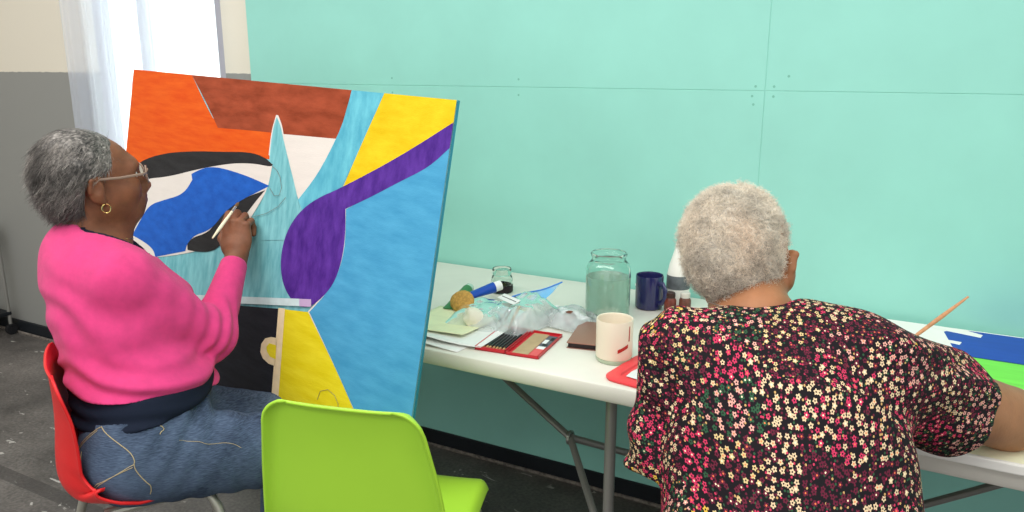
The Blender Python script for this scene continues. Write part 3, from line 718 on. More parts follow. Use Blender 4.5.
# red plastic palette tray
rp = thing('palette_tray', 'red plastic tray with crumpled white film at the front edge of the table', 'tray', (-.515, 1.632, TT), math.radians(-8))
def rrect(w_, d_, r, n=6):
    out = []
    for sx, sy, a_ in ((1,1,0), (-1,1,90), (-1,-1,180), (1,-1,270)):
        for k in range(n+1):
            a = math.radians(a_+k*90/n); out.append((sx*(w_/2-r)+r*math.cos(a), sy*(d_/2-r)+r*math.sin(a)))
    return out
m = MB(); prs = [(.19, .185, .03, 0), (.195, .19, .032, .003), (.195, .19, .032, .006), (.187, .182, .03, .008), (.14, .135, .02, .007), (.135, .13, .018, .003)]
vs = []; fs = []
for w_, d_, r_, z_ in prs: vs += [(a, b, z_) for a, b in rrect(w_, d_, r_)]
n = 28
for i in range(len(prs)-1):
    for j in range(n): fs.append((i*n+j, i*n+(j+1)%n, (i+1)*n+(j+1)%n, (i+1)*n+j))
fs += [tuple(range(n-1, -1, -1)), tuple(range((len(prs)-1)*n, len(prs)*n))]
m.add(vs, fs); m.build('tray', mat('coral_red_plastic', (232,66,72), .35, .45), rp)
def crumple(nx, ny, w_, d_, amp, sc, base, seed, outline=None, name='x', matl=None, parent=None, z0=0, closed=False, sag=0):
    r = np.random.default_rng(seed); X, Y = np.meshgrid(np.linspace(-.5, .5, nx), np.linspace(-.5, .5, ny), indexing='ij')
    p = np.stack([X*w_, Y*d_, np.full_like(X, seed*1.37)], -1)
    h = np.abs(noise3(p, sc))*amp+np.abs(noise3(p+3.1, sc*2.3))*amp*.5+noise3(p+7, sc*5)*amp*.15
    env = np.clip((1-(2*np.abs(X))**4)*(1-(2*np.abs(Y))**4), 0, 1)
    Z = z0+base*env+h*(.3+.7*env)
    XX = X*w_*(1+.05*noise3(p+11, sc*.6)); YY = Y*d_*(1+.05*noise3(p+17, sc*.6))
    m = MB(); vs = [(float(XX[i, j]), float(YY[i, j]), float(Z[i, j])) for i in range(nx) for j in range(ny)]
    fs = [(i*ny+j, (i+1)*ny+j, (i+1)*ny+j+1, i*ny+j+1) for i in range(nx-1) for j in range(ny-1)]
    m.add(vs, fs)
    if closed:
        vb = [(float(XX[i, j]), float(YY[i, j]), z0+.001) for i in range(nx) for j in range(ny)]
        m.add(vb, [f[::-1] for f in fs])
    return m.build(name, matl, parent, auto=False)
o = crumple(24, 24, .115, .11, .006, 60, .002, 3, name='crumpled_film', matl=mat('white_crumpled_film', (225,228,226), .35, .5), parent=rp, z0=.004)
# tiny folded paper bit
o = crumple(8, 8, .028, .018, .006, 120, .002, 9, name='paper_scrap', matl=mat('blue_white_scrap', (220,224,236), .5, var=.5, vscale=90), z0=0); o.location = (-.60, 1.80, TT); tag(o, 'tiny crumpled blue and white wrapper just behind the cream cup', 'paper')

# paper sheets
M_paper = mat('white_paper', (240,240,236), .7); M_yel = mat('pale_yellow_paper', (236,238,196), .7, var=.03, vscale=20)
def sheet(pts, z, label, m_, curl=.004, name='paper_sheet', seed=1):
    a, b, c, d = [Vector((*p, 0)) for p in pts]; n_ = 14; vs = []; fs = []
    for i in range(n_+1):
        for j in range(n_+1):
            s, t = i/n_, j/n_; p = a*(1-s)*(1-t)+b*s*(1-t)+c*s*t+d*(1-s)*t
            vs.append((p.x, p.y, z+curl*max(0, .35-t)**2*8*(.5+.5*math.sin(3.3*s+seed))))
    for i in range(n_):
        for j in range(n_): k = i*(n_+1)+j; fs.append((k, k+1, k+n_+2, k+n_+1))
    m = MB(); m.add(vs, fs); o = m.build(name, m_, auto=False)
    md = o.modifiers.new('thick', 'SOLIDIFY'); md.thickness = .0006; md.offset = 1
    return tag(o, label, 'paper')
sheet([(-1.27, 1.545), (-1.0, 1.538), (-.985, 1.76), (-1.26, 1.78)], TT+.0005, 'white paper sheet at the table front edge, lowest of the pair', M_paper, .012)
sheet([(-1.20, 1.555), (-.955, 1.575), (-.965, 1.79), (-1.21, 1.775)], TT+.008, 'white paper sheet with a curled edge lying on top of the other', M_paper, .02, seed=2)
sheet([(-1.22, 1.60), (-1.03, 1.61), (-1.02, 1.82), (-1.225, 1.80)], TT+.016, 'pale yellow sheet of paper on the white sheets beside the canvas', M_yel, .003, seed=4)

# red pencil tin: tray with pencils + open lid
pt = thing('pencil_tin', 'open red tin of black pencils lying on the table', 'pencil tin', (-.900, 1.672, TT), math.radians(6))
pt.scale = (.93, .93, 1)
M_tin = mat('red_tin', (196,36,48), .35, .45)
m = MB()
m.box((-.045, 0, .001), (.088, .185, .002)); 
for c_, d_ in (((-.045, -.0915, .005), (.088, .002, .01)), ((-.045, .0915, .005), (.088, .002, .01)), ((-.088, 0, .005), (.002, .185, .01)), ((-.002, 0, .005), (.002, .185, .01))): m.box(c_, d_)
m.build('tray', M_tin, pt, smooth=False)
m = MB(); m.box((.048, 0, .001), (.092, .19, .002))
for c_, d_ in (((.048, -.094, .004), (.092, .002, .008)), ((.048, .094, .004), (.092, .002, .008)), ((.003, 0, .004), (.002, .19, .008)), ((.093, 0, .004), (.002, .19, .008))): m.box(c_, d_)
m.build('lid', M_tin, pt, smooth=False)
m = MB(); m.box((.036, 0, .0025), (.045, .175, .001)); m.build('label_card', mat('tan_card', (186,160,122), .6, var=.05, vscale=30), pt, smooth=False)
m = MB()
m.box((.073, -.055, .0026), (.024, .06, .001), 0); m.box((.073, .035, .0026), (.026, .09, .001), 1)
m.box((.073, -.02, .0033), (.022, .02, .0004), 2); m.box((.068, .03, .0033), (.012, .03, .0004), 2); m.box((.079, .055, .0033), (.01, .024, .0004), 3); m.box((.075,.005,.0033),(.014,.014,.0004),3)
mk_face(m, 'printed_label', [mat('pink_print', (222,92,92), .5), mat('dark_print', (96,96,104), .5), M_white, mat('black_print', (30,30,34), .5)], pt)
def make_pencil(): 
    t = thing('drawing_pencil', 'black drawing pencil lying in a row in the red tin', 'pencil', (0,0,0), 0, 'black pencils in the red tin')
    MB().tube([(0, -.07, .0), (0, .088, .0)], .0034, 6).build('barrel', mat('black_lacquer', (24,26,28), .3), t)
    MB().tube([(0, -.088, .0), (0, -.084, 0), (0, -.070, .0)], [.0004, .001, .0033], 8).build('sharpened_point', M_wood, t)
    return t
pc = make_pencil()
for k in range(8):
    p = pc if k == 0 else copy_tree(pc)
    lx = -.0805+k*.0098
    a = math.radians(6); lx *= .93; p.location = (-.900+lx*math.cos(a), 1.672+lx*math.sin(a), TT+.0058); p.rotation_euler.z = a+random.uniform(-.02, .02); p.scale = (.93,)*3

# paint tubes
def paint_tube(loc, rotz, L_, r, cap_r, cap_l, m_body, m_cap, label, tilt=0):
    t = thing('paint_tube', label, 'paint tube', loc, rotz); t.rotation_euler = (0, tilt, rotz)
    vs = []; fs = []; n_ = 20; st_ = 12
    for i in range(st_+1):
        s = i/st_
        for j in range(n_):
            a = 2*PI*j/n_; hz = r*(1-s)**.7*.95+.0012; wy = r*(1+.25*s)
            vs.append((s*L_, wy*math.cos(a), hz*math.sin(a)+r*.0))
    for i in range(st_):
        for j in range(n_): fs.append((i*n_+j, i*n_+(j+1)%n_, (i+1)*n_+(j+1)%n_, (i+1)*n_+j))
    fs += [tuple(range(n_)), tuple(st_*n_+j for j in range(n_))]
    m = MB(); m.add(vs, fs); m.build('tube_body', m_body, t)
    m = MB(); m.lathe([(r*.95, -.004), (r*.8, 0)][::-1] and [(.0005, -cap_l), (cap_r*.96, -cap_l), (cap_r, -cap_l+.002), (cap_r, -.003), (r*.9, .0), (.0005, .001)], 24, (0,0,0), 0, Matrix.Rotation(PI/2, 4, 'Y')); m.build('cap', m_cap, t)
    return t
paint_tube((-1.235, 1.962, TT+.02), math.radians(-73), .19, .017, .015, .028, mat('green_tube', (62,128,74), .4), mat('clear_cap', (190,214,196), .2, .5), 'green paint tube with a pale cap at the left end of the table')
paint_tube((-1.135, 1.955, TT+.045), math.radians(235), .13, .016, .015, .022, mat('blue_tube', (28,78,176), .35), M_white, 'blue paint tube with a white cap lying on the clear bags', tilt=.2)
paint_tube((-1.02, 1.99, TT+.02), math.radians(250), .12, .014, .013, .02, mat('yellow_tube', (226,214,140), .4), mat('cream_cap', (234,226,176), .4), 'cream paint tube inside the zip bag')
paint_tube((-.905, 1.93, TT+.014), math.radians(-20), .10, .013, .012, .02, M_white, M_white, 'white paint tube in the right-hand clear bag')
o = sdf_obj('sponge', lambda p: ell(p, (0,0,0), (.038,.034,.020))+.0018*noise3(p, 160), (-.045,-.045,-.03), (.045,.045,.03), .0022, mat('tan_sponge', (206,158,86), .85, .1, var=.15, vscale=120, bump=.6, bscale=300), None, 1)
o.location = (-1.150, 1.800, TT+.040); o.rotation_euler = (.75, .25, -.3); tag(o, 'round tan sponge leaning against the green paint tube', 'sponge')

# clear plastic bags
F_clear = mat_film('clear_bag_film', (236,240,240), .30, .18); F_blue = mat_film('blue_tinted_film', (110,180,226), .5, .2)
def bag(label, c, w_, d_, h_, rot, seed, mm=F_clear, name='plastic_bag', tilt=(0, 0), amp=.012):
    t = thing(name, label, 'plastic bag', c, rot); t.rotation_euler = (tilt[0], tilt[1], rot)
    crumple(40, 40, w_, d_, amp, 15, h_, seed, name='film', matl=mm, parent=t, z0=0, closed=True)
    return t
b1 = bag('clear plastic bag of crumpled white tissue beside the yellow paper', (-1.075, 1.79, TT+.003), .17, .24, .035, .15, 5)
b2 = bag('clear zip bag of paint brushes with a blue closure strip', (-.965, 1.815, TT+.003), .15, .22, .062, -.25, 8, amp=.016)
b3 = bag('clear plastic bag of small paint tubes behind the red tin', (-.86, 1.885, TT+.003), .14, .15, .03, -.15, 12)
# raised blue zip edge
zp = MB(); pts0 = []; 
A = Vector((.02, -.05, .055)); 
vs = []; fs = []; n_ = 16
zr = Matrix.Rotation(.25, 3, 'Z')
def zloc(x, y, z): return zr @ Vector((x+.965, y-1.815, z-TT-.003))
for i in range(n_+1):
    s = i/n_
    base = zloc(-1.035+.10*s, 1.80+.10*s, .775+.020*s); top = zloc(-1.03+.115*s, 1.83+.135*s, .795+.032*s+.003*math.sin(7*s))
    for j in range(7): q = base.lerp(top, j/6); q.y += .004*math.sin(6*s+j); vs.append(q)
for i in range(n_):
    for j in range(6): k = i*7+j; fs.append((k, k+1, k+8, k+7))
zp.add(vs, fs); o = zp.build('zip_flap', F_blue, b2, auto=False); o['label'] = 'blue tinted zip closure'
q = MB(); q.tube([vs[i*7+6] for i in range(0, n_+1, 2)], .0022, 6); q.build('zip_strip', mat('blue_zip', (58,130,214), .35), b2)
q = MB(); c_ = zloc(-.985, 1.775, .818); Mq = Matrix.Rotation(-.22, 4, 'Z')@Matrix.Rotation(.35, 4, 'X')
q.box(c_, (.078, .024, .001), M=Mq); q.build('white_write_on_strip', M_white, b2, smooth=False)
q = MB(); q.box(c_+Vector((0, 0, .001)), (.066, .0015, .001), M=Mq); q.build('printed_line', M_rubber, b2, smooth=False)
# crumpled tissue
def blob(name, c, r, seed, m_, label, cat, amp=.35):
    off = seed*5.3
    o = sdf_obj(name, lambda p: np.linalg.norm(p, axis=-1)-r+amp*r*np.abs(noise3(p+off, .9/r))+.12*r*noise3(p+off, 3/r), (-r*1.5,)*3, (r*1.5,)*3, r/9, m_, None, 0)
    o.location = c; return tag(o, label, cat)
M_tissue = mat('white_tissue', (240,234,214), .8)
blob('crumpled_tissue', (-1.055, 1.705, TT+.034), .028, 2, M_tissue, 'crumpled white tissue in the left clear bag, nearest the pencils', 'tissue')
blob('crumpled_tissue', (-1.085, 1.735, TT+.03), .022, 4, M_tissue, 'small crumpled tissue in the left clear bag, behind the bigger one', 'tissue')
blob('crumpled_cloth', (-.845, 1.862, TT+.022), .020, 7, mat('brown_cloth', (120,78,60), .8, var=.2, vscale=60), 'brown lump in the right-hand clear bag', 'cloth')
# brushes in the zip bag
def make_brush(label, hcol, L_=.17, group=None, name='paint_brush', r=.0032):
    t = thing(name, label, 'paint brush', (0,0,0), 0, group)
    MB().tube([(0,0,0), (0,0,L_*.3), (0,0,L_*.72)], [r*.5, r*1.15, r*.8], 10).build('handle', hcol, t)
    MB().tube([(0,0,L_*.72), (0,0,L_*.86)], [r*.85, r*.9], 10).build('ferrule', mat('ferrule_metal', (190,188,180), .25, .5, metal=.9), t)
    MB().tube([(0,0,L_*.86), (0,0,L_*.94), (0,0,L_)], [r*.9, r*1.15, r*.25], 10).build('bristles', mat('brush_hair', (110,80,50), .8), t)
    return t
for k, (x, y, rx, rz, c, nm_) in enumerate(((-.955, 1.72, 1.42, .3, (150,110,60), 'brown'), (-.935, 1.735, 1.38, .15, (230,226,214), 'white'), (-.975, 1.74, 1.45, .35, (60,66,60), 'black'), (-.95, 1.725, 1.36, .22, (190,150,60), 'ochre'))):
    bq = make_brush(nm_+' handled paint brush in the clear zip bag', mat('handle_'+nm_, c, .4)); bq.location = (x, y, TT+.016+.006*k); bq.rotation_euler = (-rx, 0, rz)

# tall white bottle & two brown bottles beside the afro-haired woman
wb = thing('squeeze_bottle', 'tall white squeeze bottle with a grey label beside the floral woman\'s head', 'bottle', (-.648, 2.195, TT))
MB().lathe([(.0005, 0), (.031, 0), (.0335, .004), (.034, .05), (.033, .095), (.028, .12), (.019, .15), (.013, .172), (.011, .185), (.0005, .187)], 32).build('bottle_body', mat('white_bottle_plastic', (238,236,226), .35, .4), wb)
MB().lathe_open([(.0341, .052), (.0346, .052), (.0337, .092), (.0332, .092)], 32).build('grey_label', mat('grey_bottle_label', (100,106,108), .5, var=.2, vscale=40), wb)
for k, (x, y, lab, c) in enumerate(((-.640, 2.10, 'small red-brown bottle with a dark cap in front of the white squeeze bottle', (112,52,40)), (-.603, 2.12, 'small brown bottle with a glass rim in front of the white squeeze bottle', (104,62,50)))):
    t = thing('small_bottle', lab, 'bottle', (x, y, TT))
    MB().lathe([(.0005, 0), (.015, 0), (.017, .003), (.017, .04), (.013, .047), (.0005, .048)], 24).build('bottle_body', mat('brown_bottle_%d' % k, c, .35, .5, var=.25, vscale=60), t)
    MB().lathe([(.0005, .047), (.0135, .047), (.014, .05), (.014, .06), (.012, .062), (.0005, .062)], 24).build('cap', mat('cap_%d' % k, (206,200,190) if k else (60,38,34), .3), t)

# ------------------------------------------------------------------ PEOPLE
def frame(face_deg, pitch=0, roll=0):
    """rows: right, forward, up unit vectors in world"""
    a = math.radians(face_deg); f_ = V(math.cos(a), math.sin(a), 0); r_ = V(f_[1], -f_[0], 0); u_ = V(0,0,1)
    p = math.radians(pitch); f2 = f_*math.cos(p)+u_*math.sin(p); u2 = -f_*math.sin(p)+u_*math.cos(p)
    q = math.radians(roll); r3 = r_*math.cos(q)-u2*math.sin(q); u3 = r_*math.sin(q)+u2*math.cos(q)
    return np.stack([r3, f2, u3])
def head_sdf(q, jaw=1.0, detail=True):
    """q in head space (x right, y forward, z up), origin at eye level between the ears"""
    x = np.abs(q[..., 0]); q2 = np.stack([x, q[..., 1], q[..., 2]], -1)
    d = ell(q, (0, -.014, .024), (.074, .094, .082))
    d = smin(d, ell(q, (0, .035, -.028), (.060, .056, .082)), .04)
    d = smin(d, ell(q2, (.040, .012, -.062), (.022, .045, .034)), .04)          # jaw
    d = smin(d, ell(q, (0, .070, -.092), (.024, .022, .020)), .03)              # chin
    d = smin(d, ell(q2, (.042, .062, -.030), (.022, .022, .022)), .03)          # cheekbone
    d = smin(d, ell(q, (0, .080, .018), (.050, .018, .016)), .025)              # brow
    d = smax(d, -ell(q2, (.031, .094, -.002), (.017, .013, .010)), .012)        # eye socket
    d = smin(d, cap(q, (0, .089, -.004), (0, .109, -.036), .008, .012), .014)   # nose bridge
    d = smin(d, ell(q2, (.012, .100, -.042), (.010, .012, .009)), .008)         # nostril wing
    d = smin(d, ell(q, (0, .086, -.066), (.027, .016, .018)), .02)              # mouth mound
    d = smin(d, cap(q2, (0, .101, -.061), (.020, .092, -.063), .0062, .003), .005)  # upper lip
    d = smin(d, cap(q2, (0, .099, -.071), (.018, .091, -.070), .0072, .003), .005)  # lower lip
    d = smax(d, -cap(q2, (0, .110, -.0658), (.024, .096, -.066), .0022, .001), .003)
    # ears
    e = ell(q2, (.081, -.014, -.018), (.0085, .019, .032), None)
    e = smin(e, cap(q2, (.089, -.022, .006), (.087, -.028, -.020), .005, .004), .006)
    e = smin(e, cap(q2, (.089, -.022, .006), (.083, -.002, .010), .005, .004), .006)
    e = smin(e, ell(q2, (.076, -.004, -.046), (.006, .008, .010)), .008)
    e = smax(e, -ell(q2, (.094, -.012, -.012), (.009, .010, .017)), .004)
    return smin(d, e, .008)
def join_meshes(name, parts, m_, parent):
    vs = []; fs = []; k = 0
    for v, f in parts: vs.append(v); fs.append(f+k); k += len(v)
    me = np_mesh(name, np.concatenate(vs), np.concatenate(fs)); o = link(name, me, parent, m_); 
    bm = bmesh.new(); bm.from_mesh(me); bmesh.ops.smooth_vert(bm, verts=bm.verts, factor=.4, use_axis_x=True, use_axis_y=True, use_axis_z=True); bm.to_mesh(me); bm.free()
    for p in me.polygons: p.use_smooth = True
    return o
def strands(name, roots, dirs, nrm, length, r, seg, colors, m_, parent, curl=0, curlr=.0, droop=0, seed=0):
    R = np.random.default_rng(seed); n = len(roots)
    L_ = length*(.6+.8*R.random(n)); ph = R.random(n)*6.28
    side = np.cross(dirs, nrm); side /= np.maximum(np.linalg.norm(side, axis=1, keepdims=True), 1e-6)
    P = []
    for i in range(seg+1):
        s = i/seg
        p = roots+dirs*(L_*s)[:, None]
        if curl:
            p = p+side*(curlr*np.cos(ph+curl*s)*min(1, s*3))[:, None]+nrm*(curlr*np.sin(ph+curl*s)*min(1, s*3))[:, None]
        p = p+V(0,0,-1)*(droop*s*s*L_)[:, None]
        P.append(p)
    P = np.stack(P, 1)
    T = np.gradient(P, axis=1); T /= np.maximum(np.linalg.norm(T, axis=-1, keepdims=True), 1e-9)
    A = np.cross(T, nrm[:, None, :]); A /= np.maximum(np.linalg.norm(A, axis=-1, keepdims=True), 1e-9); B = np.cross(A, T)
    rad = r*np.linspace(1, .35, seg+1)
    vs = np.stack([P+rad[None, :, None]*(A*math.cos(a)+B*math.sin(a)) for a in (0, 2.094, 4.189)], 2)   # n,seg+1,3,3
    vs = vs.reshape(-1, 3)
    base = (np.arange(n)*(seg+1)*3)[:, None, None]; i = (np.arange(seg)*3)[None, :, None]; j = np.arange(3)[None, None, :]; j2 = (j+1) % 3
    f = np.stack([base+i+j, base+i+j2, base+i+3+j2, base+i+3+j], -1).reshape(-1, 4)
    me = np_mesh(name, vs, f); o = link(name, me, parent, m_)
    set_col(me, np.repeat(colors, (seg+1)*3, axis=0)); return o
def sample_surface(me, n, R):
    nv = len(me.vertices); co = np.empty(nv*3, np.float32); me.vertices.foreach_get('co', co); co = co.reshape(-1, 3).astype(float)
    no = np.empty(nv*3, np.float32); me.vertices.foreach_get('normal', no); no = no.reshape(-1, 3).astype(float)
    k = R.integers(0, nv, n); return co[k]+R.normal(0, .0008, (n, 3)), no[k]
def hand_sdf(q, curl=(1, 1, 1, 1), thumb=True, mirror=1):
    """hand in its own space: origin at wrist, +y towards the knuckles, +z back of hand, +x thumb side"""
    q = q*V(mirror, 1, 1)
    d = ell(q, (0, .045, 0), (.040, .050, .017))
    d = smin(d, cap(q, (0, -.02, 0), (0, .02, 0), .024, .026), .02)
    for k, (x, y, L1, L2, L3, r) in enumerate(((.029, .084, .042, .026, .02, .0094), (.0095, .090, .046, .030, .021, .0097), (-.0105, .087, .042, .028, .020, .0092), (-.029, .078, .034, .022, .018, .0082))):
        c = curl[k]; a = math.radians(62*c); b = math.radians(62*c+78*c); e = math.radians(62*c+78*c+45*c)
        fan = (x)*.5
        p0 = V(x*.8, y-.025, .002); p1 = V(x, y, .006)
        p2 = p1+L1*V(fan, math.cos(a), -math.sin(a)); p3 = p2+L2*V(fan*.3, math.cos(b), -math.sin(b)); p4 = p3+L3*V(0, math.cos(e), -math.sin(e))
        fd = cap(q, p1, p2, r*1.08, r); fd = smin(fd, cap(q, p2, p3, r*1.02, r*.92), .003); fd = smin(fd, cap(q, p3, p4, r*.92, r*.8), .003)
        d = smin(d, cap(q, p0, p1, r, r*1.12), .010); d = smin(d, fd, .003)
    if thumb:
        t0 = V(.026, .022, -.008); t1 = V(.046, .052, -.020); t2 = V(.042, .080, -.030); t3 = V(.030, .098, -.036)
        d = smin(d, cap(q, t0, t1, .015, .0125), .014); d = smin(d, cap(q, t1, t2, .012, .0108), .004); d = smin(d, cap(q, t2, t3, .0106, .009), .003)
    return d

# =============================== woman in the pink cardigan
W1 = thing('person', 'seated woman in glasses, pink cardigan and jeans, painting with her raised right hand', 'person', (-1.67, 1.09, 0))
def child_fix(o, root):
    o.matrix_parent_inverse = Matrix.Translation(-Vector(root.location)); return o
F1 = frame(58.8); f1 = F1[1]; r1 = F1[0]; up = V(0,0,1)
HC1 = V(-1.790, 1.168, 1.166); FH1 = frame(66, 5, 0); HS1 = 1.02
c7 = V(-1.800, 1.125, 1.030)
rsh = V(-1.622, 1.095, .945); lsh = V(-1.968, 1.215, .945); rel = V(-1.556, 1.272, .772); rwr = V(-1.658, 1.462, .926)
lel = V(-1.960, 1.300, .70); lwr = V(-1.79, 1.250, .64)
rhip = V(-1.565, 1.035, .548); lhip = V(-1.768, 1.160, .56); rkn = V(-1.325, 1.325, .500); lkn = V(-1.500, 1.450, .475)
ran = V(-1.40, 1.36, .09); lan = V(-1.60, 1.47, .09)
HX1 = frame(118.8-0)   # camera-facing helper directions for the hand
def torso1(p, g=0):
    R_ = F1.T
    d = ell(p, V(-1.625, 1.110, .575), (.180+g, .138+g, .122+g), R_)
    d = smin(d, ell(p, V(-1.640, 1.138, .690), (.168+g, .146+g, .115+g), R_), .09)
    d = smin(d, ell(p, V(-1.716, 1.136, .835), (.166+g, .136+g, .150+g), R_), .09)
    d = smin(d, ell(p, V(-1.795, 1.140, .955), (.155+g, .106+g, .090+g), R_), .08)
    d = smin(d, cap(p, c7-.03*up, (rsh+c7)/2, .055+g, .055+g), .05)
    d = smin(d, cap(p, rsh-.02*r1, lsh+.02*r1, .058+g, .058+g), .06)
    d = smin(d, ell(p, V(-1.735, 1.125, .85)+.10*f1, (.13+g, .085+g, .075+g), R_), .06)   # bust
    return d
def arm(p, a, b, c, r0, r1_, r2, r3, k=.02):
    d = cap(p, a, b, r0, r1_); return smin(d, cap(p, b, c, r2, r3), k)
def legs1(p, g=0):
    d = cap(p, rhip, rkn, .108+g, .078+g)
    d = smin(d, cap(p, lhip, lkn, .098+g, .070+g), .03)
    d = smin(d, cap(p, rkn, ran, .066+g, .042+g), .03); d = smin(d, cap(p, lkn, lan, .066+g, .042+g), .03)
    return d
nk_a, nk_b = V(-1.795, 1.135, 1.02), HC1-.03*up-.02*FH1[1]
def headneck1(p):
    q = (p-HC1)@FH1.T/HS1
    d = head_sdf(q)*HS1
    d = smin(d, cap(p, nk_a, nk_b, .060, .054), .025)
    d = smin(d, cap(p, V(-1.77,1.175,1.0), HC1+(-.075*FH1[2]+.05*FH1[1]), .05, .028), .035)
    return d
# right hand: wrist at rwr, knuckles up and away; back of the hand faces the viewer
def basis(y, z):
    y = y/np.linalg.norm(y); x = np.cross(y, z); x /= np.linalg.norm(x); z = np.cross(x, y); return np.stack([x, y, z])
yh = V(-.030, .040, .115); zh = V(.42, -.85, .30)
BH = basis(yh, zh)
def hand1(p):
    q = (p-rwr)@BH.T
    return hand_sdf(q/1.05, (.62, .78, .88, .95), True, -1)*1.05
def hand1L(p):
    B = basis(V(.9, .4, -.2), V(.2, -.3, .95)); q = (p-lwr)@B.T
    return hand_sdf(q, (.35, .4, .4, .45), True, 1)
def body1(p):
    d = torso1(p, -.014)
    d = smin(d, legs1(p, -.014), .05)
    d = smin(d, arm(p, rsh, rel, rwr, .045, .036, .038, .024), .03)
    d = smin(d, arm(p, lsh, lel, lwr, .045, .036, .038, .024), .03)
    d = np.minimum(d, headneck1(p))
    for an in (ran, lan):
        d = smin(d, cap(p, an-.045*up, an-.055*up+.15*f1, .034, .028), .03)
    return d
parts = []
parts.append(surface_nets(lambda p: np.where(p[..., 2] < 1.02, body1(p), np.maximum(body1(p), p[..., 2]-1.03)), (-2.1, .85, 0), (-1.15, 1.68, 1.06), .011))
parts.append(surface_nets(lambda p: smin(headneck1(p), ell(p, V(-1.795,1.135,.985), (.12,.08,.05), F1.T), .03), HC1-V(.16,.16,.19), HC1+V(.16,.16,.14), .003))
fore = lambda p: smin(hand1(p), cap(p, rel*.35+rwr*.65, rwr, .031, .0245), .015)
parts.append(surface_nets(fore, rwr-V(.13,.13,.12), rwr+V(.12,.14,.16), .0022))
parts.append(surface_nets(lambda p: smin(hand1L(p), cap(p, lel*.3+lwr*.7, lwr, .028, .024), .015), lwr-V(.08,.09,.08), lwr+V(.15,.13,.08), .004))
body = join_meshes('body', parts, M_skin1, W1); child_fix(body, W1)
# eyes
M_eye = mat('eye_white', (232,226,214), .2, .5); M_iris = mat('dark_iris', (36,22,16), .15, .5)
def eyes(root, HC, FH, S):
    for s in (-1, 1):
        m = MB(); c_ = HC+S*(V(s*.031, .077, -.002)@FH); bm = bmesh.new(); bmesh.ops.create_uvsphere(bm, u_segments=20, v_segments=12, radius=.0122)
        m.add([Vector(v.co)+Vector(c_) for v in bm.verts], [[v.index for v in f.verts] for f in bm.faces]); bm.free()
        e_ = child_fix(m.build('eye', M_eye, root), root)
        m = MB(); c2 = c_+.0085*FH[1]; bm = bmesh.new(); bmesh.ops.create_uvsphere(bm, u_segments=16, v_segments=10, radius=.0056)
        m.add([Vector(v.co)+Vector(c2) for v in bm.verts], [[v.index for v in f.verts] for f in bm.faces]); bm.free()
        i_ = m.build('iris', M_iris, e_)
eyes(W1, HC1, FH1, HS1)
# cardigan
def folds(p, o_, sc, amp, k=(1,1,1)):
    q = p*V(*k); return amp*(1-2*np.abs(noise3(q+o_, sc)))
HEM = .703
def cardigan(p):
    g = .008
    t = torso1(p, g)
    loc = (p-V(-1.70, 1.1, .7)); ff = loc@f1; rr = loc@r1; zz = p[..., 2]
    # gathered folds at the waist, softer above
    wz = np.exp(-((zz-.70)/.07)**2)
    ang = np.arctan2(ff, rr)
    t = t-.0075*wz*(np.sin(zz*120+3.2*np.sin(ang*1.5)+2.5*noise3(p, 9))+.4)-.004*np.exp(-((zz-.84)/.12)**2)*np.sin(zz*60+ang*3+3*noise3(p, 7))
    t = smin(t, cap(p, c7+V(0,.01,-.045), V(-1.77,1.16,.98), .085, .075), .04)
    a1 = cap(p, rsh, rel, .068, .056)
    a2 = cap(p, rel, rwr-.012*(rwr-rel)/.25, .053, .0335)
    ev = p-rel; ed = np.linalg.norm(ev, axis=-1)
    cr = .006*np.exp(-(ed/.09)**2)*np.sin(((p-rel)@V(.2,-.75,.6))*170+2*noise3(p, 14))
    s = smin(a1, a2, .028)-cr-.0022*np.sin(((p-rsh)@V(.3,.8,-.5))*90+3*noise3(p, 10))*np.exp(-(np.linalg.norm(p-rsh, axis=-1)/.16)**2)
    d = smin(t, s, .030)
    l_ = smin(cap(p, lsh, lel, .072, .055), cap(p, lel, lwr, .052, .036), .03)
    d = smin(d, l_, .03)
    d = smax(d, (HEM-.15*ff+.012*np.sin(np.arctan2(ff, rr)*3)-zz), .006)                      # hem
    wn = (rwr-rel)/np.linalg.norm(rwr-rel); d = smax(d, (p-(rwr-.006*wn))@wn-0*zz, .004) if False else np.where(np.linalg.norm(p-rwr, axis=-1) < .09, smax(d, (p-(rwr-.026*wn))@wn, .004), d)
    # neck opening and open front
    nk = cap(p, V(-1.790,1.165,1.035), V(-1.785,1.175,1.20), .068, .11); d = smax(d, -nk, .006)
    d = smax(d, -ell(p, V(-1.735, 1.185, 1.032), (.100, .10, .085), F1.T), .006)
    vv = cap(p, V(-1.775, 1.19, 1.02), V(-1.66, 1.30, .90), .055, .02); d = smax(d, -vv, .008)
    return d
o = sdf_obj('cardigan', cardigan, (-2.07, .88, .60), (-1.43, 1.52, 1.10), .0042, M_pink, W1, 2); child_fix(o, W1)
